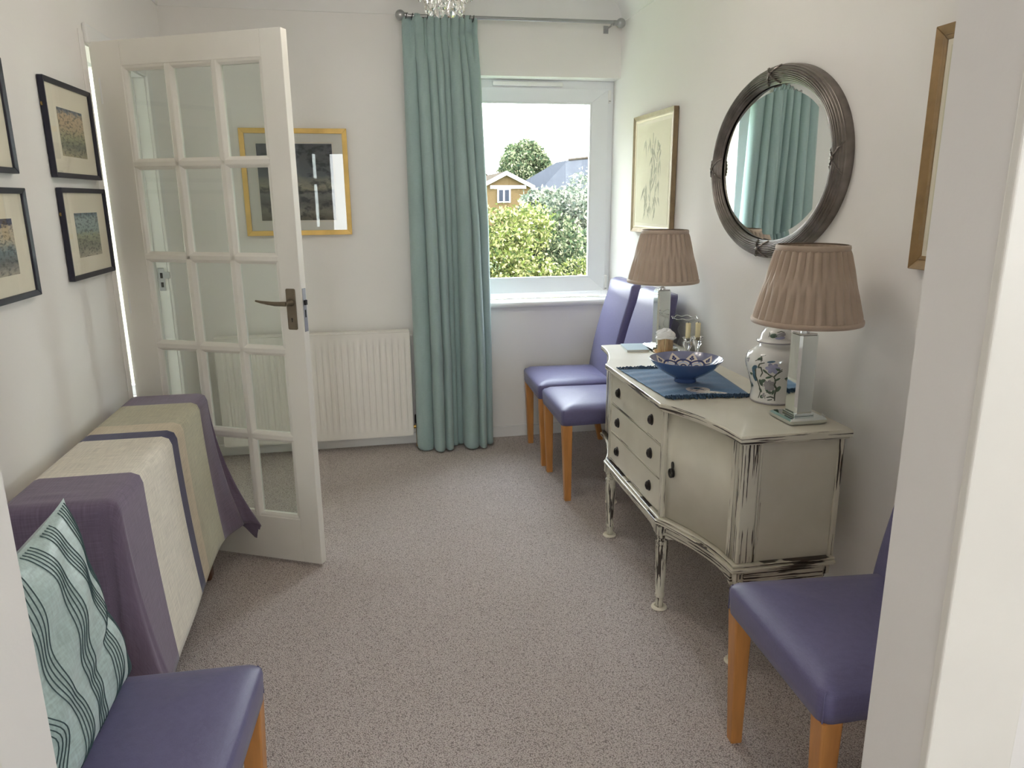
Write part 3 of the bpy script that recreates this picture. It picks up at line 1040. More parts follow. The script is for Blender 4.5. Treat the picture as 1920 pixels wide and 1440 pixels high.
# end panels and corner posts
for sy in (-1, 1):
    x0 = serp(sy * HL) + 0.05
    y0, y1 = sorted((sy * (HL - 0.021), sy * (HL - 0.008)))
    MB().box(x0, XB, y0, y1, ZB, ZT).build('end_panel', M['sb_panel'], sb)
    y0, y1 = sorted((sy * (HL - 0.03), sy * HL))
    xe = serp(sy * HL)
    MB().box(xe, xe + 0.052, y0, y1, ZB, ZT).build('corner_post', M['sb_vert'], sb, bevel=0.004)
    for dx in (0.056, 0.064):
        y0, y1 = sorted((sy * (HL - 0.010), sy * (HL - 0.005)))
        MB().box(xe + dx, xe + dx + 0.004, y0, y1, ZB, ZT).build('bead', M['sb_vert'], sb)
    y0, y1 = sorted((sy * (HL - 0.02), sy * HL))
    MB().box(XB - 0.016, XB, y0, y1, ZB, ZT).build('rear_post', M['sb_vert'], sb, bevel=0.003)
    # stile between drawers and door
    y0, y1 = sorted((sy * (HC - 0.018), sy * (HC + 0.012)))
    MB().box(XF - 0.002, XF + 0.03, y0, y1, ZB, ZT).build('stile', M['sb_vert'], sb, bevel=0.004)
    # curved door
    ya, yb = HC + 0.016, HL - 0.034
    n = 16

    def dface(u, v, sy=sy, ya=ya, yb=yb):
        y = sy * (ya + (yb - ya) * u)
        return (serp(y) + 0.0005, y, ZB + 0.004 + (ZT - ZB - 0.008) * v)
    mbd = MB().grid(dface, n, 1)
    dor = mbd.build('door', M['sb_panel'], sb, smooth='full', solid=-0.016 if sy > 0 else 0.016)
    # hinge-side worn strip
    mbs = MB().grid(lambda u, v, sy=sy: (serp(sy * (HL - 0.060 + 0.022 * u)) - 0.002, sy * (HL - 0.060 + 0.022 * u), ZB + 0.004 + (ZT - ZB - 0.008) * v), 3, 1)
    mbs.build('edge_strip', M['sb_vert'], dor, smooth='full')
    hy = sy * (HC + 0.040)
    hx = serp(hy)
    hz = ZB + 0.175
    ha = MB().lathe([(0.017, 0), (0.017, 0.003), (0.012, 0.005), (0.010, 0.005)], n=20)
    ha.v = [(hx - z, hy + x, hz + y) for x, y, z in ha.v]
    ha2 = MB().lathe([(0.009, 0), (0.009, 0.004)], n=14)
    ha.add([(hx - z, hy + x, hz + 0.026 + y * 1.4) for x, y, z in ha2.v], ha2.f)
    tor = MB().grid(lambda u, v: (hx - 0.009 - 0.003 * math.sin(2 * PI * v), hy + (0.0135 + 0.003 * math.cos(2 * PI * v)) * math.cos(2 * PI * u), hz - 0.002 + (0.0135 + 0.003 * math.cos(2 * PI * v)) * math.sin(2 * PI * u)), 20, 8, True)
    ha.add(tor.v, tor.f)
    ha.build('drop_handle', M['black_metal'], dor, smooth=True, label='dark bronze drop handle')
# drawers
dzs = [ZB + 0.006, ZB + 0.006 + 0.122, ZB + 0.006 + 0.244, ZT - 0.004]
for k in range(3):
    z0, z1 = dzs[k] + 0.002, dzs[k + 1] - 0.002
    dw = MB().box(XF, XF + 0.03, -HC + 0.020, HC - 0.020, z0, z1).build('drawer', M['sb_panel'], sb, bevel=0.002)
    MB().box(XF - 0.0012, XF + 0.004, -HC + 0.022, HC - 0.022, z0 + 0.0005, z0 + 0.006).build('worn_edge', M['sb_edge'], dw)
    for sy in (-1, 1):
        kb = MB().lathe([(0.0155, 0), (0.0155, 0.002), (0.012, 0.004), (0.013, 0.006), (0.010, 0.0095), (0.005, 0.011), (0.0045, 0.008)], n=18)
        kb.v = [(XF - z * 1.3, sy * 0.185 + x * 1.1, (z0 + z1) / 2 + 0.004 + y * 1.3) for x, y, z in kb.v]
        kb.build('ring_pull', M['black_metal'], dw, smooth=True, label='dark bronze ring pull')
# base moulding (stepped) + shaped apron
for off, hl, z0, z1, nm in ((0.012, HL + 0.010, ZB - 0.010, ZB, 'base_moulding'), (0.020, HL + 0.018, ZB - 0.022, ZB - 0.010, 'base_moulding'), (0.006, HL + 0.004, ZB - 0.030, ZB - 0.022, 'base_moulding')):
    MB().prism(sb_outline(off, hl, HC + 0.01, XB), z0, z1).build(nm, M['sb_edge'], sb, bevel=0.003)


def apron(ya, yb, n=20):
    rings = []
    for k in range(n + 1):
        u = k / n
        y = ya + (yb - ya) * u
        low = ZB - 0.030 - 0.030 - 0.025 * (abs(2 * u - 1) ** 6)
        x = serp(y)
        rings.append([(x, y, ZB - 0.030), (x + 0.02, y, ZB - 0.030), (x + 0.02, y, low), (x, y, low)])
    return MB().loft(rings)


apron(-HC + 0.02, HC - 0.02).build('apron', M['sb_edge'], sb)
for sy in (-1, 1):
    apron(sy * (HC + 0.02), sy * (HL - 0.03)).build('apron', M['sb_edge'], sb)
    y0, y1 = sorted((sy * (HL - 0.022), sy * HL))
    MB().box(serp(sy * HL) + 0.03, XB - 0.03, y0, y1, ZB - 0.075, ZB - 0.03).build('apron', M['sb_edge_x'], sb)
lp_ = [(0.022, 0.294), (0.022, 0.281), (0.018, 0.275), (0.018, 0.269), (0.0235, 0.264), (0.0235, 0.257), (0.021, 0.251), (0.0225, 0.244), (0.0150, 0.060), (0.0170, 0.056), (0.0170, 0.048), (0.0130, 0.044), (0.0135, 0.012), (0.012, 0.004)]


def fl_wob(u, z):
    return 1.0 + (0.045 * abs(math.cos(u * 2 * PI * 4)) - 0.03 if 0.062 < z < 0.245 else 0)


for lx, ly in ((XF + 0.012, -HC + 0.0), (XF + 0.012, HC - 0.0), (serp(HL) + 0.03, -HL + 0.028), (serp(HL) + 0.03, HL - 0.028), (XB - 0.03, -HL + 0.028), (XB - 0.03, HL - 0.028)):
    lg = MB()
    lg.box(lx - 0.024, lx + 0.024, ly - 0.024, ly + 0.024, 0.292, ZB - 0.03)
    lg.lathe(lp_[::-1], lx, ly, 0, 32, wob=fl_wob)
    lo = lg.build('leg', M['sb_vert'], sb, smooth=True)
    MB().lathe([(0.027, 0), (0.029, 0.003), (0.026, 0.008), (0.018, 0.009), (0.016, 0.006)], lx, ly, 0, 24).build('castor_cup', M['mount'], lo, smooth=True)
    for q in (-0.011, 0.0, 0.011):
        MB().box(lx + q - 0.0016, lx + q + 0.0016, ly - 0.0246, ly - 0.0236, 0.301, 0.316).build('carved_flute', M['dark'], lo)
SBZ = ZT + 0.0316

# ================================================================== TABLE LAMPS


def make_lamp(label, loc):
    t = thing('table_lamp', label, 'lamp', loc, 0, 'pair of mirrored table lamps')
    b = MB().loft([[(x, y, z) for x, y in rrect(h, h, 0.002, 2)] for h, z in ((0.058, 0), (0.062, 0.004), (0.0625, 0.014), (0.056, 0.020))])
    b.build('base_plate', M['lamp_mirror'], t)
    b = MB().box(-0.034, 0.034, -0.034, 0.034, 0.020, 0.028).build('base_step', M['lamp_mirror'], t, bevel=0.002)
    c = MB()
    h0, h1 = 0.024, 0.031
    c.loft([[(x, y, z) for x, y in ((h1, h0), (h0, h1), (-h0, h1), (-h1, h0), (-h1, -h0), (-h0, -h1), (h0, -h1), (h1, -h0))] for z in (0.028, 0.272)])
    c.build('column', M['lamp_mirror'], t)
    MB().box(-0.026, 0.026, -0.026, 0.026, 0.272, 0.277).build('column_cap', M['chrome'], t, bevel=0.001)
    s = MB().lathe([(0.013, 0.277), (0.013, 0.284), (0.0055, 0.286), (0.0055, 0.318), (0.016, 0.32), (0.016, 0.365)], n=16)
    s.build('lamp_holder', M['chrome'], t, smooth=True)
    # pleated empire shade
    z0, z1 = 0.312, 0.536
    rb, rt = 0.157, 0.100
    N = 30

    def shade(u, v):
        z = z0 + (z1 - z0) * v
        r = rb + (rt - rb) * v
        mixv = min(1.0, max(0.0, (v - 0.30) / 0.44))     # pleats interleave half-way up
        mixv = mixv * mixv * (3 - 2 * mixv)
        p1 = (u * N) % 1.0
        p2 = (u * N + 0.5) % 1.0
        tri = abs(2 * p1 - 1) ** 0.6 * (1 - mixv) + abs(2 * p2 - 1) ** 0.6 * mixv
        amp = 0.0050 * min(1, v * 12) * min(1, (1 - v) * 12)
        loose = 0.0008 * math.sin(2 * PI * u * 13 + 3 * v)
        rr = r + amp * (tri - 0.5) * 2 + 0.0016 * 4 * mixv * (1 - mixv) + loose * math.sin(PI * v)
        return (rr * math.cos(2 * PI * u), rr * math.sin(2 * PI * u), z)
    sho = MB().grid(shade, N * 12, 30, True).build('shade', M['shade'], t, smooth='full', solid=0.0012)
    for z, r in ((z0 + 0.003, rb + 0.001), (z1 - 0.004, rt + 0.0015)):
        hh = 0.008 if z < 0.4 else 0.009
        MB().lathe([(r - 0.002, -hh), (r + 0.003, -hh * 0.8), (r + 0.0045, 0), (r + 0.003, hh * 0.8), (r - 0.002, hh)], 0, 0, z, 64, False, False).build('trim_band', M['shade'], sho, smooth='full')
    sp = MB()
    for k in range(3):
        a = 2 * PI * k / 3
        sp.tube([(0.016 * math.cos(a), 0.016 * math.sin(a), 0.345), (rb * 0.86 * math.cos(a), rb * 0.86 * math.sin(a), 0.36)], 0.0015, 6)
    sp.build('shade_carrier', M['chrome'], sho)
    bl = MB().lathe([(0.013, 0.365), (0.015, 0.38), (0.027, 0.41), (0.030, 0.43), (0.022, 0.455), (0.004, 0.465)], n=18)
    bl.build('bulb', M['china'], t, smooth=True)
    return t


lampN = make_lamp('mirrored table lamp with taupe pleated shade beside the flowered jar', (1.298, 2.006, SBZ))
lampF = copy_tree(lampN, (1.308, 3.160, SBZ), 0, 'mirrored table lamp with taupe pleated shade nearest the blue chairs')
MB().tube([(0.055, 0.0, 0.004), (0.075, -0.012, 0.004), (0.088, -0.005, 0.004), (0.098, 0.02, 0.004)], 0.0035, 8).build('flex', M['cord'], lampN, smooth=True, label='white flex')

# ================================================================== INDIGO MAT
mt = thing('table_mat', 'indigo cloth mat with fringed ends and cream medallions on the sideboard', 'mat', (1.16, 2.55, SBZ + 0.0008))
mc = [Vector((0.978, 2.775)), Vector((0.992, 2.335)), Vector((1.296, 2.302)), Vector((1.352, 2.742))]


def mat_pt(u, v, h=0.0):
    p = (mc[0] * (1 - u) + mc[1] * u) * (1 - v) + (mc[3] * (1 - u) + mc[2] * u) * v
    z = 0.0022 + 0.0011 * math.sin(u * 38 + 4 * math.sin(v * 3)) * (1 - v) ** 0.6 + 0.006 * math.exp(-((u - 1.0) / 0.07) ** 2) * math.exp(-((v - 0.42) / 0.14) ** 2)
    return (p.x - 1.16, p.y - 2.55, z + h)


MB().grid(lambda u, v: mat_pt(u, v), 70, 30).build('cloth', M['mat_cloth'], mt, smooth='full', solid=-0.0012)
fr = MB()
for k in range(210):
    v = k / 209
    for u0, sg in ((0.0, -1), (1.0, 1)):
        a = Vector(mat_pt(u0, v, 0.0012))
        L_ = rnd.uniform(0.014, 0.034)
        q = a + Vector((rnd.uniform(-0.006, 0.006), -sg * L_, 0.0))
        q.z = rnd.uniform(0.001, 0.007)
        mid = (a + q) / 2 + Vector((rnd.uniform(-0.003, 0.003), 0, rnd.uniform(0.002, 0.009)))
        fr.tube([a, mid, q], 0.0017, 4)
fro = fr.build('fringe', M['mat_fringe'], mt)
fro['kind'] = 'stuff'


def flat_patch(name, mat, pts, parent, h=0.0016):
    v = [mat_pt(u, w, h) for u, w in pts]
    c = (sum(p[0] for p in v) / len(v), sum(p[1] for p in v) / len(v), sum(p[2] for p in v) / len(v))
    n = len(v)
    return MB().add(v + [c], [(i, (i + 1) % n, n) for i in range(n)]).build(name, mat, parent)


md1 = flat_patch('medallion', M['bowl_white'], [(0.80 + 0.085 * math.cos(a), 0.50 + 0.135 * math.sin(a)) for a in [2 * PI * k / 28 for k in range(28)]], mt)
for k in range(9):
    a = rnd.uniform(0, 2 * PI)
    r = rnd.uniform(0.1, 0.75)
    cu, cv = 0.80 + 0.085 * r * math.cos(a), 0.50 + 0.135 * r * math.sin(a)
    flat_patch('motif', M['ink'] if k % 2 else M['glaze_blue'], [(cu + 0.012 * math.cos(b + k), cv + 0.03 * math.sin(b)) for b in [2 * PI * q / 8 for q in range(8)]], md1, 0.0021)
fan = [(0.925 - 0.07 * math.sin(PI * k / 14), 0.40 + 0.36 * k / 14) for k in range(15)] + [(0.965 - 0.02 * math.sin(PI * k / 8), 0.76 - 0.36 * k / 8) for k in range(9)]
md2 = flat_patch('medallion', M['bowl_white'], fan, mt)
for k in range(6):
    cu, cv = rnd.uniform(0.885, 0.94), rnd.uniform(0.55, 0.72)
    flat_patch('motif', M['ink'], [(cu + 0.010 * math.cos(b + k), cv + 0.02 * math.sin(b)) for b in [2 * PI * q / 8 for q in range(8)]], md2, 0.0021)

# ================================================================== BOWL
BWX, BWY = 1.155, 2.535
BZ0 = SBZ + 0.0045
bo = thing('bowl', 'blue footed bowl with cream and navy zigzag pattern inside', 'bowl', (BWX, BWY, BZ0))
outer = [(0.040, 0.0), (0.042, 0.002), (0.040, 0.012), (0.046, 0.017), (0.075, 0.032), (0.105, 0.053), (0.125, 0.073), (0.1345, 0.086), (0.136, 0.0885)]


def bowl_in(r):
    """height of inner surface for radius r"""
    t = min(1, max(0, r / 0.1345))
    return 0.018 + 0.0705 * t ** 2.2


MB().lathe(outer + [(0.1345, 0.0890)], n=72, cap1=False).build('body', M['bowl_out'], bo, smooth='full')
inn = MB().lathe([(0.1345, 0.0890)] + [(0.1345 * (1 - k / 16) + 0.0005, bowl_in(0.1345 * (1 - k / 16))) for k in range(1, 17)], n=72, cap0=False).build('inner_glaze', M['bowl_in'], bo, smooth='full')


def bowl_pt(a, r, h=0.0006):
    return (r * math.cos(a), r * math.sin(a), bowl_in(r) + h)


zz = MB()
NZ = 10


def zig(u):
    p = (u * NZ) % 1.0
    return 0.094 + 0.036 * (1 - abs(2 * p - 1)) ** 0.85


zz.grid(lambda u, v: bowl_pt(2 * PI * u, 0.02 + (zig(u) - 0.02) * v), 200, 8, True)
zz.build('zigzag_band', M['bowl_white'], inn, smooth='full')
arcs = MB()
pal = MB()
spr = MB()
for k in range(NZ):
    a0 = 2 * PI * k / NZ
    for rr0, w, tgt in ((0.030, 0.006, arcs), (0.019, 0.007, pal), (0.009, 0.006, arcs)):
        tgt.grid(lambda u, v, a0=a0, rr0=rr0, w=w: bowl_pt(a0 + (rr0 + w * v) * math.cos(PI * u) / 0.085, 0.074 + (rr0 + w * v) * math.sin(PI * u) * 0.95, 0.0012), 18, 2)
    am = 2 * PI * (k + 0.5) / NZ
    for da, dr_, sz in ((0, 0.116, 0.0045), (-0.045, 0.110, 0.0040), (0.045, 0.110, 0.0040), (0, 0.106, 0.003), (0.02, 0.098, 0.003)):
        c = [bowl_pt(am + da, dr_, 0.0014)]
        ring = [bowl_pt(am + da + sz * 1.1 * math.cos(b) / dr_, dr_ + sz * math.sin(b), 0.0012) for b in [2 * PI * q / 8 for q in range(8)]]
        spr.add(c + ring, [(0, 1 + q, 1 + (q + 1) % 8) for q in range(8)])
arcs.build('arch_motif', M['bowl_navy'], inn)
pal.build('arch_infill', M['bowl_pale'], inn)
spr.build('sprig_motif', M['bowl_navy'], inn)

# ================================================================== GINGER JAR
JX, JY = 1.340, 2.232
jar = thing('ginger_jar', 'white lidded ginger jar painted with blue and lilac flowers', 'jar', (JX, JY, SBZ))
jp = [(0.066, 0.0), (0.072, 0.003), (0.074, 0.012), (0.070, 0.030), (0.072, 0.055), (0.081, 0.085), (0.091, 0.115), (0.096, 0.138), (0.095, 0.155), (0.086, 0.172), (0.069, 0.184), (0.055, 0.190), (0.052, 0.198), (0.053, 0.208)]


def spline_r(h):
    hs = [p[1] for p in jp]
    rs = [p[0] for p in jp]
    return float(np.interp(h, hs, rs))


jprof = [(spline_r(0.003 + 0.204 * k / 60), 0.003 + 0.204 * k / 60) for k in range(61)]
sm = [(sum(jprof[max(0, min(60, i + d))][0] for d in (-2, -1, 0, 1, 2)) / 5, jprof[i][1]) for i in range(61)]
sm[0] = (0.070, 0.0)


def jr(h):
    return float(np.interp(h, [p[1] for p in sm], [p[0] for p in sm]))


jb = MB().lathe(sm, n=64).build('body', M['china'], jar, smooth='full')
MB().lathe([(0.0705, 0.0), (0.0725, 0.002), (0.0735, 0.006), (0.0725, 0.007)], n=64).build('foot_rim', M['glaze_grey'], jb, smooth='full')
lid = MB().lathe([(0.052, 0.206), (0.063, 0.205), (0.065, 0.208), (0.063, 0.212), (0.054, 0.215), (0.052, 0.222), (0.049, 0.236), (0.041, 0.248), (0.028, 0.257), (0.012, 0.261), (0.001, 0.2615)], n=56).build('lid', M['china'], jar, smooth='full')
MB().lathe([(0.0632, 0.2050), (0.0655, 0.2075), (0.0650, 0.2095)], n=56, cap0=False, cap1=False).build('lid_line', M['glaze_grey'], lid, smooth='full')


def jsurf(a, h, e=0.0007):
    r = jr(h) + e
    return (r * math.cos(a), r * math.sin(a), h)


def lidr(h):
    return float(np.interp(h, [0.215, 0.222, 0.236, 0.248, 0.257, 0.261], [0.054, 0.052, 0.049, 0.041, 0.028, 0.012]))


def lsurf(a, h, e=0.0007):
    r = lidr(h) + e
    return (r * math.cos(a), r * math.sin(a), h)


def stroke(mb, pts, w, surf=jsurf, R_=0.085):
    """painted brush line through (angle*R, height) points in metres on the round surface"""
    P = []
    for i in range(len(pts) - 1):
        for k in range(5):
            t = k / 5
            P.append((pts[i][0] * (1 - t) + pts[i + 1][0] * t, pts[i][1] * (1 - t) + pts[i + 1][1] * t))
    P.append(pts[-1])
    v = []
    for i, p in enumerate(P):
        a = P[max(0, i - 1)]
        b = P[min(len(P) - 1, i + 1)]
        dx, dy = b[0] - a[0], b[1] - a[1]
        L_ = math.hypot(dx, dy) or 1
        ww = w * (0.55 + 0.45 * math.sin(PI * (i + 1) / (len(P) + 1)))
        nx, ny = -dy / L_ * ww, dx / L_ * ww
        v.append(surf((p[0] + nx) / R_, p[1] + ny))
        v.append(surf((p[0] - nx) / R_, p[1] - ny))
    mb.add(v, [(2 * i, 2 * i + 1, 2 * i + 3, 2 * i + 2) for i in range(len(P) - 1)])


def dab(mb, cx, cy, rx, ry, rot, surf=jsurf, R_=0.085, e=0.0006):
    n = 10
    v = [surf(cx / R_, cy, e)]
    for sc in (0.55, 1.0):
        for k in range(n):
            a = 2 * PI * k / n
            x, y = 1.25 * rx * sc * math.cos(a), 1.25 * ry * sc * math.sin(a)
            v.append(surf((cx + x * math.cos(rot) - y * math.sin(rot)) / R_, cy + x * math.sin(rot) + y * math.cos(rot), e))
    f = [(0, 1 + k, 1 + (k + 1) % n) for k in range(n)] + [(1 + k, 1 + n + k, 1 + n + (k + 1) % n, 1 + (k + 1) % n) for k in range(n)]
    mb.add(v, f)


ink, lil, gry, grn, blu = MB(), MB(), MB(), MB(), MB()
CAMA = math.atan2(-JY, -JX)          # direction of the camera seen from the jar
for rep in range(4):
    A = (CAMA + rep * PI / 2) * 0.085 - 0.010
    O = A

    def S_(pts, w=0.0014):
        stroke(ink, [(O + x * 1.12, 0.006 + y * 1.06) for x, y in pts], w * 1.45)
    # main branch, twigs
    S_([(0.018, 0.010), (0.017, 0.03), (0.021, 0.05), (0.013, 0.062), (0.016, 0.075)], 0.0024)
    S_([(0.016, 0.075), (0.010, 0.09), (0.016, 0.100), (0.030, 0.112)], 0.0016)
    S_([(0.010, 0.09), (-0.004, 0.096), (-0.014, 0.108)], 0.0014)
    S_([(-0.040, 0.012), (-0.034, 0.035), (-0.040, 0.06), (-0.046, 0.085), (-0.042, 0.11)], 0.0018)
    S_([(-0.030, 0.085), (-0.022, 0.100), (-0.026, 0.118), (-0.034, 0.115), (-0.030, 0.128), (-0.016, 0.134)], 0.0017)
    S_([(-0.044, 0.135), (-0.034, 0.142), (-0.024, 0.140), (-0.030, 0.152), (-0.018, 0.156)], 0.0013)
    S_([(-0.012, 0.035), (0.0, 0.038), (0.014, 0.034)], 0.0014)
    S_([(-0.010, 0.018), (0.004, 0.022), (0.018, 0.018)], 0.0018)
    S_([(-0.006, 0.010), (0.010, 0.014)], 0.0014)
    # lilac flower
    for q in range(6):
        a = 2 * PI * q / 6
        dab(lil, O + 0.006 + 0.011 * math.cos(a), 0.131 + 0.009 * math.sin(a), 0.009, 0.0055, a, e=0.0005 + 0.0001 * q)
        stroke(ink, [(O + 0.006 + 0.018 * math.cos(a + d), 0.131 + 0.015 * math.sin(a + d)) for d in (-0.4, 0, 0.4)], 0.0006)
    # grey peony
    for q in range(8):
        a = 2 * PI * q / 8
        dab(gry, O - 0.002 + 0.012 * math.cos(a), 0.068 + 0.010 * math.sin(a), 0.009, 0.006, a, e=0.0005 + 0.0001 * q)
    for rr_ in (0.006, 0.012, 0.018):
        stroke(ink, [(O - 0.002 + rr_ * math.cos(d), 0.068 + rr_ * 0.85 * math.sin(d)) for d in [k * 0.62 for k in range(10)]], 0.0005)
    # leaves
    for x, y, rx, ry, ro in ((-0.016, 0.118, 0.008, 0.003, 2.4), (-0.006, 0.098, 0.009, 0.003, 0.4), (-0.006, 0.046, 0.011, 0.004, 2.6), (0.012, 0.046, 0.008, 0.004, 1.2), (0.030, 0.058, 0.010, 0.006, 0.9),
                             (0.022, 0.092, 0.009, 0.003, 0.6), (-0.034, 0.075, 0.010, 0.006, 1.9), (-0.026, 0.082, 0.010, 0.005, 0.5), (-0.030, 0.026, 0.007, 0.005, 0.2), (-0.038, 0.048, 0.008, 0.004, 2.2)):
        dab(grn, O + x, y, rx, ry, ro)
    for x, y, rx, ry, ro in ((-0.056, 0.115, 0.013, 0.007, 1.4), (-0.058, 0.090, 0.012, 0.007, 1.8), (-0.050, 0.128, 0.008, 0.005, 0.5), (0.000, 0.153, 0.010, 0.003, 0.2)):
        dab(blu, O + x, y, rx, ry, ro)
rj = random.Random(21)
for rep in range(26):
    aa = rj.uniform(0, 2 * PI) * 0.085
    hh = rj.uniform(0.015, 0.165)
    stroke(ink, [(aa, hh), (aa + rj.uniform(-0.008, 0.008), hh + 0.008), (aa + rj.uniform(-0.014, 0.014), hh + 0.014)], 0.0013)
    dab((grn, grn, blu, gry)[rep % 4], aa + rj.uniform(-0.012, 0.012), hh + rj.uniform(0.004, 0.012), 0.0075, 0.0036, rj.uniform(0, PI))
for rep in range(3):
    O2 = (CAMA + rep * 2 * PI / 3) * 0.047
    dab(grn, O2 - 0.010, 0.232, 0.009, 0.006, 0.2, lsurf, 0.047)
    dab(gry, O2 + 0.012, 0.235, 0.014, 0.006, 0.3, lsurf, 0.047)
    dab(lil, O2 + 0.010, 0.226, 0.012, 0.004, 0.1, lsurf, 0.047)
    stroke(ink, [(O2 - 0.024, 0.226), (O2 - 0.022, 0.236), (O2 - 0.027, 0.243)], 0.0012, lsurf, 0.047)
    stroke(ink, [(O2 + 0.00, 0.243), (O2 + 0.014, 0.247), (O2 + 0.026, 0.244)], 0.0012, lsurf, 0.047)
for mb_, nm, mt_ in ((gry, 'peony_painting', 'glaze_grey'), (lil, 'blossom_painting', 'glaze_lilac'), (grn, 'leaf_painting', 'glaze_green'), (blu, 'bud_painting', 'glaze_blue'), (ink, 'branch_painting', 'ink')):
    po_ = mb_.build(nm, M[mt_], jb)
    po_['kind'] = 'stuff'

# ================================================================== GLASSWARE AND CANDLES


def candlestick(name, label, x, y, h, prof):
    t = thing(name, label, 'candlestick', (x, y, SBZ), 0, 'crystal candlesticks')
    MB().lathe(prof, n=20, wob=lambda u, z: 1 + 0.05 * math.cos(u * 2 * PI * 10)).build('stem', M['crystal'], t, smooth=True)
    return t


csp = [(0.030, 0.0), (0.032, 0.003), (0.026, 0.010), (0.012, 0.022), (0.0085, 0.036), (0.012, 0.048), (0.0185, 0.060), (0.019, 0.072), (0.0135, 0.080), (0.017, 0.088), (0.0235, 0.092), (0.0235, 0.095), (0.012, 0.095), (0.0115, 0.082)]
cs2 = [(0.031, 0.0), (0.032, 0.003), (0.024, 0.012), (0.011, 0.028), (0.0075, 0.045), (0.009, 0.060), (0.018, 0.076), (0.0185, 0.086), (0.015, 0.094), (0.024, 0.102), (0.024, 0.105), (0.012, 0.105), (0.0115, 0.090)]
for (x, y), pr, lab in (((1.333, 2.92), csp, 'faceted crystal candlestick with knobbly stem in front of the flared vase'), ((1.358, 2.878), cs2, 'waisted crystal candlestick, the right one of the pair')):
    candlestick('candlestick', lab, x, y, 0.1, pr)
for (x, y, zb, zt_), lab in (((1.333, 2.92, SBZ + 0.0825, SBZ + 0.158), 'short cream candle stub in the left crystal candlestick'), ((1.358, 2.878, SBZ + 0.0905, SBZ + 0.165), 'short cream candle stub in the right crystal candlestick')):
    t = thing('candle', lab, 'candle', (x, y, zb), 0, 'cream candle stubs')
    MB().lathe([(0.0095, 0), (0.0105, 0.01), (0.0108, zt_ - zb - 0.002), (0.0095, zt_ - zb), (0.003, zt_ - zb - 0.002)], n=18).build('wax', M['wax'], t, smooth=True)
    MB().tube([(0, 0, zt_ - zb - 0.003), (0.0005, 0, zt_ - zb + 0.003), (0.002, 0, zt_ - zb + 0.006)], 0.001, 6).build('wick', M['dark'], t)

vs = thing('glass_vase', 'clear glass vase with frilled flared rim behind the candles', 'vase', (1.372, 3.045, SBZ))
vp = [(0.034, 0.0), (0.035, 0.004), (0.020, 0.012), (0.016, 0.022), (0.026, 0.040), (0.028, 0.052), (0.020, 0.068), (0.018, 0.078), (0.030, 0.100), (0.030, 0.112), (0.022, 0.128), (0.024, 0.136), (0.045, 0.150), (0.056, 0.160)]
vin = [(r - 0.003, z + 0.0015) for r, z in vp[::-1] if z > 0.03] + [(0.006, 0.034)]


def frill(u, z):
    return 1 + (0.05 * math.sin(u * 2 * PI * 8) * max(0, (z - 0.135) / 0.025) if z > 0.135 else 0)


MB().lathe(vp, n=48, wob=frill, cap1=False).build('body', M['vase_glass'], vs, smooth='full')
MB().tube([(0.0565 * frill(k / 60, 0.16) * math.cos(2 * PI * k / 60), 0.0565 * frill(k / 60, 0.16) * math.sin(2 * PI * k / 60), 0.1605 + 0.003 * math.sin(2 * PI * 8 * k / 60)) for k in range(61)], 0.0016, 6).build('rim', M['crystal'], vs, smooth='full')

di = thing('candle_dish', 'small golden wooden dish under the bark-print candle', 'dish', (1.282, 3.040, SBZ))
MB().lathe([(0.022, 0), (0.026, 0.001), (0.046, 0.009), (0.052, 0.014), (0.051, 0.0155), (0.044, 0.011), (0.026, 0.004), (0.001, 0.0035)], n=40).build('plate', M['dish_wood'], di, smooth='full')
pc = thing('pillar_candle', 'bark-printed candle pot topped with crumpled white tissue', 'candle', (1.282, 3.040, SBZ + 0.004))
MB().lathe([(0.033, 0.0), (0.0345, 0.002), (0.0345, 0.082), (0.033, 0.084), (0.031, 0.082), (0.031, 0.06), (0.001, 0.06)], n=36).build('pot', M['bark_print'], pc, smooth=True)
rt = random.Random(3)
ph = [(rt.uniform(0, 6), rt.uniform(3, 8), rt.uniform(3, 8)) for _ in range(6)]


def tissue(u, v):
    a = 2 * PI * u
    el = v * PI * 0.62
    r = 0.040 + 0.004 * sum(math.sin(p + q * a + w * el * 2) for p, q, w in ((p, round(q), w) for p, q, w in ph)) / 2.2
    rr = r * math.sin(el) + (0.004 if v > 0.9 else 0)
    return (rr * math.cos(a), rr * math.sin(a), 0.080 + 0.030 * math.cos(el) + 0.004 * math.sin(3 * a + 7 * el))


MB().grid(tissue, 48, 18, True).build('tissue', M['tissue'], pc, solid=0.001)
MB().tube([(0.0348 * math.cos(a), 0.0348 * math.sin(a), z) for a, z in ((4.3, 0.002), (4.3, 0.04), (4.32, 0.08))], 0.0014, 6).build('ribbon', M['wax'], pc)

bk = thing('book', 'thin pale blue booklet lying behind the pot candle', 'book', (1.270, 3.205, SBZ), math.radians(-8))
bk.location = (1.195, 3.19, SBZ)
MB().box(-0.05, 0.05, -0.075, 0.075, 0.001, 0.008).build('pages', M['paper'], bk)
MB().box(-0.052, 0.052, -0.077, 0.077, 0.008, 0.0095).build('cover', M['book'], bk)
MB().box(-0.052, 0.052, -0.077, 0.077, 0.0, 0.001).build('cover', M['book'], bk)

for o in list(COL.objects):
    if o.parent is None and o.name.split('.')[0] in ('table_lamp', 'table_mat', 'bowl', 'ginger_jar', 'candlestick', 'candle', 'glass_vase', 'candle_dish', 'pillar_candle', 'book'):
        o.location = (o.location.x * 0.973, o.location.y * 0.973, SBZ + (o.location.z - SBZ) * 0.973)
        o.scale = (0.973, 0.973, 0.973)

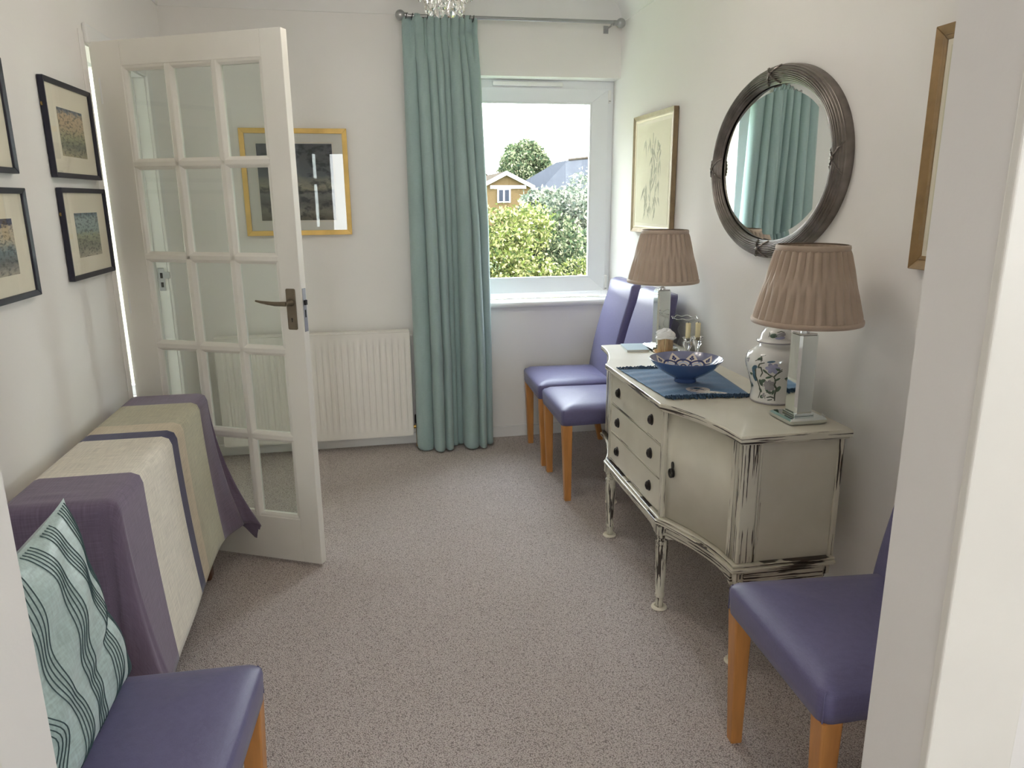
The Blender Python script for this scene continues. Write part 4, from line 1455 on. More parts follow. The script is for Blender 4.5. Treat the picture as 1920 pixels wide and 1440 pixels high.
# ================================================================== OVAL MIRROR
MY, MZ = 2.535, 1.540
mir = thing('oval_mirror', 'oval wall mirror in dark reeded bronze frame with ribbon ties', 'mirror', (RW, MY, MZ))
AI, BI, FWD = 0.378, 0.268, 0.064


def mring(u, v):
    a = 2 * PI * u
    s = v
    wdt = FWD * s
    hgt = 0.020 + 0.030 * math.sin(PI * min(1, s * 0.96 + 0.02)) ** 0.75
    if 0.06 < s < 0.94:
        hgt += 0.0045 * (abs(math.sin(PI * (s - 0.06) / 0.88 * 9)) ** 0.8 - 0.5)
    if s >= 0.999:
        hgt = 0.0
    # offset along the ellipse normal
    nx, ny = math.cos(a) / AI, math.sin(a) / BI
    L_ = math.hypot(nx, ny)
    return (-hgt, AI * math.cos(a) + nx / L_ * wdt, BI * math.sin(a) + ny / L_ * wdt)


def m_reeded():
    m, n, out = nt('reeded_pewter_bronze')
    vec = coords(n)
    f = noise(n, vec, 18, 4)
    c = ramp(n, f, ((0.3, (0.15, 0.13, 0.118)), (0.7, (0.27, 0.24, 0.22))))
    principled(n, out, c, 0.36, 0.75, 0.5)
    return m


M['reeded'] = m_reeded()
MB().grid(mring, 160, 110, True).build('frame', M['reeded'], mir, smooth='full')
gl = MB()
n = 96
gi = [(-0.0225, (AI - 0.020) * math.cos(2 * PI * k / n), (BI - 0.020) * math.sin(2 * PI * k / n)) for k in range(n)]
gl.add(gi, [tuple(range(n))[::-1]])
gl.build('mirror_glass', M['mirror'], mir)
MB().grid(lambda u, v: (-0.0225 + 0.0035 * v, (AI - 0.020 + 0.024 * v) * math.cos(2 * PI * u), (BI - 0.020 + 0.024 * v) * math.sin(2 * PI * u)), 96, 2, True).build('bevelled_edge', M['mirror'], mir, smooth='full')
MB().loft([[(x, (AI + 0.05) * math.cos(2 * PI * k / 64), (BI + 0.05) * math.sin(2 * PI * k / 64)) for k in range(64)] for x in (0.0, -0.015)]).build('back_board', M['dark_wood'], mir)
for a0 in (0, 0.25, 0.5, 0.75):
    tie = MB()
    for sg in (-1, 1):
        pts = []
        for k in range(17):
            s = k / 16
            p = mring(a0 + sg * (s - 0.5) * (0.032 if a0 in (0.25, 0.75) else 0.044), 0.02 + 0.94 * s)
            pts.append((p[0] - 0.0035, p[1], p[2]))
        tie.tube(pts, 0.0032, 6)
    p = mring(a0, 0.5)
    b = MB().lathe(ball(0, 0, 0, 0.008), n=12)
    tie.add([(p[0] - 0.004 + q[0] * 0.6, p[1] + q[1], p[2] + q[2]) for q in b.v], b.f)
    tie.build('ribbon_tie', M['steel'] if False else M['reeded'], mir, smooth=True)

# ================================================================== PICTURES


def m_print(name, stops, seed, dist=0.35, sc=9):
    m, n, out = nt(name)
    tc = n.nodes.new('ShaderNodeTexCoord')
    sep = n.nodes.new('ShaderNodeSeparateXYZ')
    n.links.new(tc.outputs['Generated'], sep.inputs[0])
    mp = n.nodes.new('ShaderNodeMapping')
    mp.inputs['Location'].default_value = (seed * 3.1, seed * 1.7, seed)
    mp.inputs['Scale'].default_value = (1, 1, 1.6)
    n.links.new(tc.outputs['Generated'], mp.inputs[0])
    f = noise(n, mp.outputs[0], sc, 5, 0.65)
    s = n.nodes.new('ShaderNodeMath')
    s.operation = 'MULTIPLY_ADD'
    s.inputs[1].default_value = dist
    n.links.new(f, s.inputs[0])
    n.links.new(sep.outputs['Z'], s.inputs[2])
    s2 = n.nodes.new('ShaderNodeMath')
    s2.operation = 'SUBTRACT'
    s2.inputs[1].default_value = dist * 0.5
    n.links.new(s.outputs[0], s2.inputs[0])
    c = ramp(n, s2.outputs[0], stops)
    g = noise(n, mp.outputs[0], sc * 1.3, 5, 0.6)
    k = ramp(n, g, ((0.40, (0.22, 0.25, 0.30)), (0.50, (1, 1, 1))))
    c = mixc(n, 0.85, c, k, 'MULTIPLY')
    principled(n, out, c, 0.8)
    return m


def framed(name, label, cat, wall, a0, a1, z0, z1, fw, fd, fmat, mount, art, mw, group=None, tilt=0.0, slip=None, step=False, artmargin=None):
    """picture on a wall: wall 'L','R','B'; a0..a1 position along the wall"""
    ca, cz = (a0 + a1) / 2, z0
    W, Hh = a1 - a0, z1 - z0
    if wall == 'L':
        loc, rz = (LW, ca, cz), PI / 2
    elif wall == 'R':
        loc, rz = (RW, ca, cz), -PI / 2
    else:
        loc, rz = (ca, BW, cz), 0.0
    t = thing(name, label, cat, loc, rz, group)
    t.rotation_euler = (tilt, 0, rz)
    # local: x along, y into the wall (+), front toward -y
    y0 = -fd - 0.003
    hw = W / 2
    mem = (((-hw, Hh), (hw, Hh), (hw - fw, Hh - fw), (-hw + fw, Hh - fw)), ((hw, 0), (-hw, 0), (-hw + fw, fw), (hw - fw, fw)),
           ((-hw, 0), (-hw, Hh), (-hw + fw, Hh - fw), (-hw + fw, fw)), ((hw, Hh), (hw, 0), (hw - fw, fw), (hw - fw, Hh - fw)))
    for q in mem:
        frame_piece('frame_side', q, y0, -0.003, fmat, t, 0.004 if not step else 0.008)
    if slip is not None:
        sw = 0.010
        i0, i1 = hw - fw, hw - fw - sw
        sl_ = (((-i0, Hh - fw), (i0, Hh - fw), (i1, Hh - fw - sw), (-i1, Hh - fw - sw)), ((i0, fw), (-i0, fw), (-i1, fw + sw), (i1, fw + sw)),
               ((-i0, fw), (-i0, Hh - fw), (-i1, Hh - fw - sw), (-i1, fw + sw)), ((i0, Hh - fw), (i0, fw), (i1, fw + sw), (i1, Hh - fw - sw)))
        for q in sl_:
            frame_piece('inner_slip', q, y0 + 0.006, -0.005, slip, t, 0.002)
    MB().box(-hw + fw * 0.6, hw - fw * 0.6, y0 + 0.010, -0.004, fw * 0.6, Hh - fw * 0.6).build('mount', mount, t)
    mx, mzb, mzt = mw
    yb = y0 + 0.0095
    if art is not None:
        ar = MB().box(-hw + mx, hw - mx, yb - 0.0008, yb, mzb, Hh - mzt).build('print', art, t)
    gls = MB().add([(-hw + fw * 0.8, y0 + 0.0065, fw * 0.8), (hw - fw * 0.8, y0 + 0.0065, fw * 0.8), (hw - fw * 0.8, y0 + 0.0065, Hh - fw * 0.8), (-hw + fw * 0.8, y0 + 0.0065, Hh - fw * 0.8)], [(0, 1, 2, 3)])
    gls.build('glass', M['pic_glass'], t, solid=0.0015 if False else 0)
    return t, y0, hw, Hh


sky_ = (0.50, 0.36, 0.22)
P1 = m_print('muted_print_a', ((0.0, (0.42, 0.37, 0.24)), (0.22, (0.14, 0.17, 0.13)), (0.40, (0.33, 0.33, 0.20)), (0.62, (0.50, 0.39, 0.25)), (0.88, (0.56, 0.42, 0.27)), (0.96, (0.10, 0.14, 0.20))), 1)
P2 = m_print('muted_print_b', ((0.0, (0.46, 0.42, 0.33)), (0.25, (0.22, 0.23, 0.18)), (0.48, (0.34, 0.36, 0.24)), (0.60, (0.30, 0.40, 0.40)), (0.85, (0.35, 0.44, 0.44)), (0.98, (0.12, 0.20, 0.25))), 2)
P3 = m_print('muted_print_c', ((0.0, (0.42, 0.37, 0.30)), (0.25, (0.12, 0.14, 0.15)), (0.45, (0.16, 0.22, 0.24)), (0.60, (0.50, 0.44, 0.33)), (0.84, (0.55, 0.45, 0.32)), (0.90, (0.05, 0.06, 0.13))), 3)
P4 = m_print('muted_print_d', ((0.0, (0.40, 0.34, 0.25)), (0.4, (0.25, 0.27, 0.20)), (0.8, (0.5, 0.42, 0.28)), (0.95, (0.1, 0.13, 0.2))), 4)
NG = 'small navy-framed prints on the left wall'
prints = [('small navy-framed print of trees under a peach sky, nearest the door at top', 2.635, 3.050, 1.505, 1.808, P1),
          ('small navy-framed print with pale blue sky, nearest the door at bottom', 2.650, 3.064, 1.175, 1.474, P2),
          ('small navy-framed print cut by the photo edge, upper left', 1.955, 2.368, 1.506, 1.809, P4),
          ('small navy-framed print of dark trees on water, lower left by the cushion', 1.970, 2.386, 1.166, 1.468, P3)]
for lab, a0, a1, z0, z1, pm_ in prints:
    t, y0, hw, Hh = framed('framed_print', lab, 'picture', 'L', a0, a1, z0, z1, 0.016, 0.018, M['navy_frame'], M['mount'], pm_, (0.098, 0.070, 0.082), NG)
    sc_ = MB().grid(lambda u, v: (-hw - 0.004 + (0.005 + 0.0012 * math.cos(2 * PI * v)) * math.cos(2 * PI * u), -0.008 + 0.0012 * math.sin(2 * PI * v), Hh * 0.72 + (0.005 + 0.0012 * math.cos(2 * PI * v)) * math.sin(2 * PI * u)), 14, 6, True)
    sc_.build('screw_eye', M['brass'], t, smooth=True)

SEA = m_print('stormy_seascape', ((0.0, (0.10, 0.09, 0.065)), (0.12, (0.19, 0.18, 0.155)), (0.24, (0.09, 0.092, 0.09)), (0.33, (0.17, 0.17, 0.165)), (0.38, (0.045, 0.05, 0.055)), (0.44, (0.28, 0.27, 0.21)), (0.60, (0.10, 0.115, 0.135)), (0.8, (0.085, 0.092, 0.105)), (1.0, (0.075, 0.083, 0.10))), 6, 0.25, 5)
t, y0, hw, Hh = framed('framed_seascape', 'gold-framed dark seascape on the back wall above the radiator', 'picture', 'B', -0.632, -0.077, 1.243, 1.800, 0.026, 0.022, M['gold'], M['grey_mount'], SEA, (0.082, 0.080, 0.078))
for dx in (0.006,):
    ins = 0.082 - dx
    for q in ((-hw + ins, hw - ins, 0.080 - dx, 0.0812 - dx), (-hw + ins, hw - ins, Hh - 0.078 + dx - 0.0012, Hh - 0.078 + dx)):
        MB().box(q[0], q[1], y0 + 0.0086, y0 + 0.0095, q[2], q[3]).build('mount_line', M['frame_inner'], t)
    for q in ((-hw + ins, -hw + ins + 0.0012), (hw - ins - 0.0012, hw - ins)):
        MB().box(q[0], q[1], y0 + 0.0086, y0 + 0.0095, 0.080 - dx, Hh - 0.078 + dx).build('mount_line', M['frame_inner'], t)

BAM = pm('cream_bamboo_paper', (0.70, 0.66, 0.50), 0.85, var=0.05, vs=5)
t, y0, hw, Hh = framed('bamboo_picture', 'taupe-framed pale bamboo painting between window and oval mirror', 'picture', 'R', 3.425, 3.965, 1.248, 1.842, 0.024, 0.026, M['taupe_frame'], M['mount'], BAM, (0.050, 0.05, 0.05), slip=M['frame_inner'], step=True)
M['bamboo_ink'] = pm('grey_green_wash', (0.33, 0.33, 0.24), 0.85, var=0.2, vs=20)
bb = MB()
yb = y0 + 0.0085
rb_ = random.Random(11)


def lance(x, z, L_, w, ang):
    c, s = math.cos(ang), math.sin(ang)
    pts = [(0, 0), (L_ * 0.3, w), (L_, 0), (L_ * 0.3, -w)]
    bb.add([(x + c * a - s * b, yb - 0.0002, z + s * a + c * b) for a, b in pts], [(0, 1, 2, 3)])


for xx, zz0, zz1 in ((-0.02, 0.10, 0.50), (0.045, 0.08, 0.46)):
    for k in range(7):
        a = zz0 + (zz1 - zz0) * k / 7
        b = zz0 + (zz1 - zz0) * (k + 0.93) / 7
        bb.add([(xx - 0.004 + k * 0.004, yb - 0.0002, a), (xx + 0.004 + k * 0.004, yb - 0.0002, a), (xx + 0.004 + k * 0.004, yb - 0.0002, b), (xx - 0.004 + k * 0.004, yb - 0.0002, b)], [(0, 1, 2, 3)])
for k in range(46):
    lance(rb_.uniform(-0.11, 0.12), rb_.uniform(0.12, 0.48), rb_.uniform(0.05, 0.10), rb_.uniform(0.005, 0.009), rb_.uniform(-2.4, -0.8))
bb.build('bamboo_drawing', M['bamboo_ink'], t)

t, y0, hw, Hh = framed('brown_framed_picture', 'brown-gold framed picture at right, mostly hidden by the near wall', 'picture', 'R', 1.235, 1.775, 1.235, 1.838, 0.026, 0.026, M['brown_gold'], M['mount'], BAM, (0.050, 0.05, 0.05), slip=M['brown_gold'], step=True)

# ================================================================== FOLDED TABLE UNDER ITS CLOTH
TX0, TX1, TY0, TY1, TZ = -0.888, -0.640, 1.830, 2.918, 0.716
gt = thing('gateleg_table', 'brown folded drop-leaf table hidden under the striped cloth', 'table', ((TX0 + TX1) / 2, (TY0 + TY1) / 2, 0))
gto = ((TX0 + TX1) / 2, (TY0 + TY1) / 2, 0)
MB().box(TX0 + 0.006, TX1 - 0.024, TY0 + 0.024, TY1 - 0.024, TZ - 0.022, TZ - 0.003).build('table_top', M['dark_wood'], gt, bevel=0.004, off=gto)
MB().box(TX1 - 0.036, TX1 - 0.018, TY0 + 0.026, TY1 - 0.026, 0.16, TZ - 0.024).build('drop_leaf', M['dark_wood'], gt, bevel=0.003, off=gto)
MB().box(TX0 + 0.006, TX0 + 0.022, TY0 + 0.02, TY1 - 0.02, 0.16, TZ - 0.024).build('drop_leaf', M['dark_wood'], gt, bevel=0.003, off=gto)
for y in (TY0 + 0.10, TY1 - 0.16):
    MB().box(TX0 + 0.045, TX1 - 0.045, y, y + 0.045, 0.06, TZ - 0.022).build('end_frame', M['dark_wood'], gt, off=gto)
    MB().box(TX0 + 0.02, TX1 - 0.02, y - 0.005, y + 0.05, 0.0, 0.06).build('foot', M['dark_wood'], gt, bevel=0.01, off=gto)
MB().box(-0.78, -0.75, TY0 + 0.145, TY1 - 0.16, 0.2, 0.24).build('stretcher', M['dark_wood'], gt, off=gto)

tc_ = thing('tablecloth', 'purple, cream and navy striped cloth draped over the folded table', 'tablecloth', gto)
cl = MB()
cl.uv = []
NT = 26
RND = 0.022
path = []   # (base point, outward, phi, where)
cxn = TX1 - RND
for k in range(13):
    path.append(('near', TX0 + (cxn - TX0) * k / 13, None))
for k in range(15):
    path.append(('cn', k / 14, None))
nF = 90
for k in range(1, nF):
    path.append(('front', TY0 + RND + (TY1 - TY0 - 2 * RND) * k / nF, None))
for k in range(15):
    path.append(('cf', k / 14, None))
for k in range(1, 14):
    path.append(('far', cxn - (cxn - TX0) * k / 13, None))
D_F, D_E = 0.565, 0.505
ring = []
uvr = []
for typ, a, _ in path:
    col_p = []
    col_uv = []
    for j in range(NT + 1):
        q = j / NT
        if typ == 'near':
            bx_, by_, nx, ny = a, TY0 + RND, 0.0, -1.0
            L_ = D_E
            fl_ = 0.010 + 0.010 * math.sin(a * 62) * q + 0.02 * q
            uvc = lambda t, a=a: (TY0 + RND - t, a)
        elif typ == 'far':
            bx_, by_, nx, ny = a, TY1 - RND, 0.0, 1.0
            L_ = D_E
            fl_ = 0.004
            uvc = lambda t, a=a: (TY1 - RND + t, a)
        elif typ == 'front':
            bx_, by_, nx, ny = cxn, a, 1.0, 0.0
            L_ = D_F + 0.045 * max(0, (2.35 - a) / 0.5)
            edge_n = math.exp(-((a - TY0) / 0.13) ** 2)
            edge_f = math.exp(-((a - TY1) / 0.10) ** 2)
            fl_ = 0.012 + q * (0.022 + 0.004 * math.sin(a * 9) + 0.020 * edge_n + 0.06 * edge_f)
            uvc = lambda t, a=a: (a, t)
        else:
            phi = (a if typ == 'cf' else 1 - a) * PI / 2
            cyc = TY0 + RND if typ == 'cn' else TY1 - RND
            sg = -1 if typ == 'cn' else 1
            bx_, by_ = cxn, cyc
            nx, ny = math.cos(phi), sg * math.sin(phi) * (0.75 if typ == 'cn' else 0.10)
            L_ = min(D_F / max(0.2, math.cos(phi)), D_E / max(0.2, math.sin(phi)), 0.66)
            bump = math.sin(2 * phi) ** 0.8 if 0 < phi < PI / 2 else 0
            fold = math.cos(phi * 8)
            if typ == 'cn':
                fl_ = 0.012 + q * (0.03 + 0.085 * bump + 0.02 * fold * bump)
            else:
                fl_ = 0.012 + q * (0.06 * (1 - a) + 0.17 * bump + 0.01 * fold * bump)
            uvc = lambda t, phi=phi, cyc=cyc, sg=sg: (cyc + sg * t * math.sin(phi), t * math.cos(phi))
        t = L_ * q
        # rounded table edge, then hang
        rr_ = RND + 0.004
        if t < rr_ * PI / 2:
            an = t / rr_
            o_ = rr_ * math.sin(an)
            dz = rr_ * (1 - math.cos(an))
        else:
            o_ = rr_
            dz = rr_ + (t - rr_ * PI / 2)
        o_ += fl_ * q
        dz *= 1 - 0.10 * max(0, fl_ - 0.04)
        z = max(TZ - dz, 0.012)
        col_p.append((bx_ + nx * o_ - gto[0], by_ + ny * o_ - gto[1], z))
        col_uv.append(uvc(t))
    ring.append(col_p)
    uvr.append(col_uv)
for col_p, col_uv in zip(ring, uvr):
    cl.v.extend(col_p)
    cl.uv.extend(col_uv)
for i in range(len(ring) - 1):
    for j in range(NT):
        a = i * (NT + 1) + j
        b = a + NT + 1
        cl.f.append((a, a + 1, b + 1, b))
# top sheet
base = len(cl.v)
ntx, nty = 13, 90
for j in range(nty + 1):
    for i in range(ntx + 1):
        x = TX0 + (cxn - TX0) * i / ntx
        y = TY0 + RND + (TY1 - TY0 - 2 * RND) * j / nty
        wr_ = 0.0035 * math.exp(-((y - 1.905) / 0.010) ** 2) * math.exp(-((x + 0.80) / 0.05) ** 2)
        cl.v.append((x - gto[0], y - gto[1], TZ + wr_))
        cl.uv.append((y, x))
for j in range(nty):
    for i in range(ntx):
        a = base + j * (ntx + 1) + i
        cl.f.append((a, a + 1, a + ntx + 2, a + ntx + 1))
# strip hanging behind, between table and wall
base = len(cl.v)
for j in range(nty + 1):
    y = TY0 + RND + (TY1 - TY0 - 2 * RND) * j / nty
    for (x, z) in ((TX0, TZ), (TX0 - 0.012, TZ - 0.004), (TX0 - 0.020, TZ - 0.02), (TX0 - 0.022, 0.25)):
        cl.v.append((x - gto[0], y - gto[1], z))
        cl.uv.append((y, x))
for j in range(nty):
    for i in range(3):
        a = base + j * 4 + i
        cl.f.append((a, a + 4, a + 5, a + 1))
clo = cl.build('cloth', M['tablecloth'], tc_, smooth='full')
import bmesh
bm_ = bmesh.new()
bm_.from_mesh(clo.data)
bmesh.ops.remove_doubles(bm_, verts=bm_.verts, dist=0.0004)
bmesh.ops.recalc_face_normals(bm_, faces=bm_.faces)
bm_.to_mesh(clo.data)
bm_.free()
clo.data.polygons.foreach_set('use_smooth', [True] * len(clo.data.polygons))
md_ = clo.modifiers.new('thickness', 'SOLIDIFY')
md_.thickness = 0.0015
md_.offset = 0

# ================================================================== CUSHION
cb = Vector((-0.548, 1.285, 0.470))           # middle of the bottom edge, on the seat
cu = thing('cushion', 'pale aqua cushion with dark pintuck stripes leaning on the lower left chair', 'cushion', tuple(cb))
ax_w = Vector((0.02, 1.0, 0.02)).normalized()              # along the bottom edge, toward the far end
ax_h = Vector((-0.17, 0.05, 0.93)).normalized()            # up the leaning cushion
ax_h = (ax_h - ax_w * ax_h.dot(ax_w)).normalized()
ax_n = ax_w.cross(ax_h).normalized()                       # thickness direction
if ax_n.x < 0:
    ax_n = -ax_n
CS = 0.20


def cush(u, v, side, lift=0.0):
    """u, v in [-1, 1]"""
    e = max(0.0, (1 - abs(u) ** 2.6)) ** 0.55 * max(0.0, (1 - abs(v) ** 2.6)) ** 0.55
    pin = 1 - 0.07 * (1 - u * u) * (abs(v) ** 3)
    pin2 = 1 - 0.07 * (1 - v * v) * (abs(u) ** 3)
    th = 0.055 * e
    # crumple: crease from centre to the lower right
    cr = 0.016 * math.exp(-((v + 0.42 - 0.35 * u) / 0.12) ** 2) * math.exp(-((u - 0.35) / 0.55) ** 2)
    th = th - cr + 0.005 * math.sin(5 * u + 3 * v) * e + 0.004 * math.sin(11 * v - 7 * u) * e
    p = ax_w * (u * CS * pin2) + ax_h * ((v * pin + 1) * CS) + ax_n * (side * (th + lift) + 0.0)
    # corner drawn up, sagging body
    p += ax_n * 0.02 * (v * v) * (1 if side else 1) * 0.5
    return p


cm = MB()
for side in (1, -1):
    cm.grid(lambda u, v: tuple(cush(2 * u - 1, 2 * v - 1, side)), 44, 44)
cm.build('cover', M['cushion'], cu, smooth='full')
bands = (-0.93, -0.46, 0.0, 0.45, 0.86)
for b in bands:
    for q in range(5):
        u0 = b + (q - 2) * 0.048
        if abs(u0) > 0.985:
            continue
        pts = []
        for k in range(41):
            v = -0.985 + 1.97 * k / 40
            uu = u0 + 0.05 * math.sin(3.1 * v + b * 3) + 0.20 * math.exp(-((v + 0.45) / 0.22) ** 2) * (0.3 - 0.5 * b)
            uu = max(-0.985, min(0.985, uu))
            pts.append(cush(uu, v, 1, 0.0008))
        MB().tube(pts, 0.0011, 5).build('pintuck', M['tuck'], cu, smooth=True)

# ================================================================== CHANDELIER
CHX, CHY = 0.277, 2.50
chd = thing('chandelier', 'small crystal drop chandelier hanging from the ceiling', 'chandelier', (CHX, CHY, 0))
MB().lathe([(0.055, CEIL), (0.055, CEIL - 0.008), (0.03, CEIL - 0.03), (0.008, CEIL - 0.04)], n=28).build('ceiling_rose', M['chrome'], chd, smooth=True)
MB().tube([(0, 0, CEIL - 0.04), (0, 0, 2.30)], 0.004, 8).build('hanging_rod', M['chrome'], chd)
for r, z in ((0.10, 2.33), (0.135, 2.22), (0.088, 2.085), (0.055, 2.062)):
    MB().grid(lambda u, v, r=r, z=z: ((r + 0.004 * math.cos(2 * PI * v)) * math.cos(2 * PI * u), (r + 0.004 * math.cos(2 * PI * v)) * math.sin(2 * PI * u), z + 0.004 * math.sin(2 * PI * v)), 36, 6, True).build('tier_ring', M['chrome'], chd, smooth=True)
arm = MB()
for k in range(4):
    a = PI / 2 * k + 0.4
    arm.tube([(0, 0, 2.31), (0.10 * math.cos(a), 0.10 * math.sin(a), 2.33), (0.135 * math.cos(a), 0.135 * math.sin(a), 2.22), (0.088 * math.cos(a), 0.088 * math.sin(a), 2.085), (0.055 * math.cos(a), 0.055 * math.sin(a), 2.062)], 0.0025, 6)
arm.build('frame', M['chrome'], chd)


def drop_mesh(L_, w):
    return MB().lathe([(0.0008, 0.0), (0.0025, -0.006), (w * 0.55, -L_ * 0.35), (w * 0.95, -L_ * 0.62), (w, -L_ * 0.74), (w * 0.8, -L_ * 0.9), (w * 0.35, -L_ * 0.985), (0.0008, -L_)], n=10)


for r, z, nn, L_, w in ((0.055, 2.058, 9, 0.072, 0.0165), (0.088, 2.080, 16, 0.050, 0.0105), (0.135, 2.215, 20, 0.085, 0.012), (0.10, 2.325, 16, 0.07, 0.011)):
    d0 = None
    for k in range(nn):
        a = 2 * PI * (k + 0.5) / nn
        if d0 is None:
            d0 = drop_mesh(L_, w)
            d0.v = [(x, y * 0.55, z_) for x, y, z_ in d0.v]
            d0 = d0.build('crystal_drop', M['crystal'], chd, smooth=False)
            o = d0
        else:
            o = child_copy(d0, chd)
        o.location = (r * math.cos(a), r * math.sin(a), z)
        o.rotation_euler = (0, 0, a + PI / 2)

m_, n_, out_ = nt('fill_globe_glow')  # glow of the added fill globes
em_ = n_.nodes.new('ShaderNodeEmission')
em_.inputs[0].default_value = (1.0, 0.92, 0.83, 1)
em_.inputs[1].default_value = FILL_GLOBE_L
n_.links.new(em_.outputs[0], out_.inputs[0])
M['bulb'] = m_
for k in range(4):  # lit globes and their arms are added above the view as fill light
    a = PI / 2 * k + 0.4 + PI / 4
    bx_, by_ = 0.20 * math.cos(a), 0.20 * math.sin(a)
    ao = MB().tube([(0.03 * math.cos(a), 0.03 * math.sin(a), 2.30), (0.12 * math.cos(a), 0.12 * math.sin(a), 2.27), (bx_, by_, 2.285)], 0.004, 8).build('branch', M['chrome'], chd, smooth=True)
    MB().lathe([(0.018, 2.283), (0.020, 2.287), (0.010, 2.290), (0.010, 2.315)], bx_, by_, 0, 16).build('fill_globe_holder', M['chrome'], ao, smooth=True)
    MB().lathe([(0.001 if k2 in (0, 12) else 0.05 * math.sin(PI * k2 / 12), 2.363 - 0.05 * math.cos(PI * k2 / 12)) for k2 in range(13)], bx_, by_, 0, 24).build('bulb', M['bulb'], ao, smooth=True)

# ================================================================== OUTSIDE
GZ = -1.3
tag(MB().box(-40, 60, 4.9, 90, GZ - 0.1, GZ).build('lawn', M['grass']), 'green garden lawn outside the window', 'lawn', kind=S)


def foliage(mb_seed, n, centers, leaf, spread=1.0):
    rs = np.random.RandomState(mb_seed)
    cs = np.array([c[:3] for c in centers])
    rs_ = np.array([c[3:] for c in centers])
    idx = rs.randint(0, len(cs), n)
    d = rs.normal(size=(n, 3))
    d /= np.linalg.norm(d, axis=1)[:, None]
    rad = rs.uniform(0.55, 1.0, n) ** 0.6
    p = cs[idx] + d * rs_[idx] * rad[:, None] * (1 + 0.12 * rs.normal(size=(n, 1)))
    a = rs.normal(size=(n, 3))
    a /= np.linalg.norm(a, axis=1)[:, None]
    b = np.cross(a, rs.normal(size=(n, 3)))
    b /= np.linalg.norm(b, axis=1)[:, None]
    s = leaf * rs.uniform(0.6, 1.3, n)[:, None]
    v = np.stack([p - a * s, p + b * s * 0.5, p + a * s, p - b * s * 0.5], 1).reshape(-1, 3)
    f = np.arange(4 * n).reshape(-1, 4)
    mb = MB()
    mb.v = v.tolist()
    mb.f = f.tolist()
    return mb


def shrub(name, label, cat, base, centers, n, leaf, mat, seed, trunk_r, trunk_h, group=None):
    t = thing(name, label, cat, base, 0, group)
    f = foliage(seed, n, centers, leaf).build('foliage', mat, t, off=base)
    f['kind'] = 'stuff'
    MB().tube([(0, 0, 0), (0.05, 0, trunk_h * 0.5), (0, 0.03, trunk_h)], [trunk_r, trunk_r * 0.8, trunk_r * 0.5], 8).build('trunk', M['bark'], t)
    return t


rs0 = random.Random(5)


def clump(cx, cy, z0, z1, rx, ry, k, r0):
    out = []
    for i in range(k):
        z = rs0.uniform(z0, z1)
        sh = 1 - 0.35 * max(0, (z - z0) / (z1 - z0))
        out.append((cx + rs0.uniform(-rx, rx) * sh, cy + rs0.uniform(-ry, ry), z, r0 * rs0.uniform(0.7, 1.2), r0 * rs0.uniform(0.7, 1.2), r0 * rs0.uniform(0.7, 1.1)))
    return out


shrub('garden_shrub', 'bright yellow-green shrub filling the lower left of the window view', 'shrub', (1.35, 7.9, GZ), clump(1.42, 7.9, -1.0, 1.24, 0.58, 0.45, 90, 0.22), 42000, 0.024, M['leaf_yellow'], 1, 0.05, 1.6, 'garden shrubs outside the window')
shrub('garden_shrub', 'green shrub in the middle of the window view', 'shrub', (2.0, 8.3, GZ), clump(2.0, 8.3, -1.0, 1.16, 0.45, 0.4, 64, 0.24), 34000, 0.024, M['leaf_green'], 2, 0.05, 1.6, 'garden shrubs outside the window')
shrub('garden_shrub', 'taller grey-green shrub at the right of the window view', 'shrub', (2.55, 8.8, GZ), clump(2.55, 8.8, -0.9, 1.52, 0.44, 0.4, 64, 0.25), 34000, 0.025, M['leaf_grey'], 3, 0.05, 1.8, 'garden shrubs outside the window')
shrub('garden_shrub', 'yellow-green shrub at the bottom right of the window view', 'shrub', (2.35, 7.4, GZ), clump(2.35, 7.4, -0.9, 0.66, 0.35, 0.3, 40, 0.22), 20000, 0.023, M['leaf_yellow'], 4, 0.05, 1.4, 'garden shrubs outside the window')
# round tree behind the roofs
tcs = []
for k in range(90):
    a = rs0.uniform(0, 2 * PI)
    q = rs0.uniform(0, 1)
    z = 1.5 + 3.0 * q
    rr_ = 1.5 * rs0.uniform(0.2, 1) ** 0.4 * math.sqrt(max(0.02, 1 - (max(0, q - 0.3) / 0.72) ** 2))
    tcs.append((9.55 + rr_ * math.cos(a), 45 + rr_ * math.sin(a), z, 0.46, 0.46, 0.42))
shrub('garden_tree', 'round green tree rising behind the far brick gable', 'tree', (9.55, 45, GZ), tcs, 34000, 0.10, M['leaf_green'], 6, 0.2, 4.5)
shrub('garden_tree', 'small dark tree top just right of the round tree', 'tree', (12.9, 52, GZ), clump(12.9, 52, 1.5, 3.4, 0.9, 0.6, 14, 0.6), 5000, 0.14, M['leaf_green'], 8, 0.15, 3.0)
shrub('garden_shrub', 'low shrub in front of the pale far roof', 'shrub', (6.9, 29.5, GZ), clump(6.9, 29.0, -0.8, 1.7, 0.9, 0.5, 24, 0.5), 7000, 0.10, M['leaf_grey'], 9, 0.1, 2.0, 'garden shrubs outside the window')


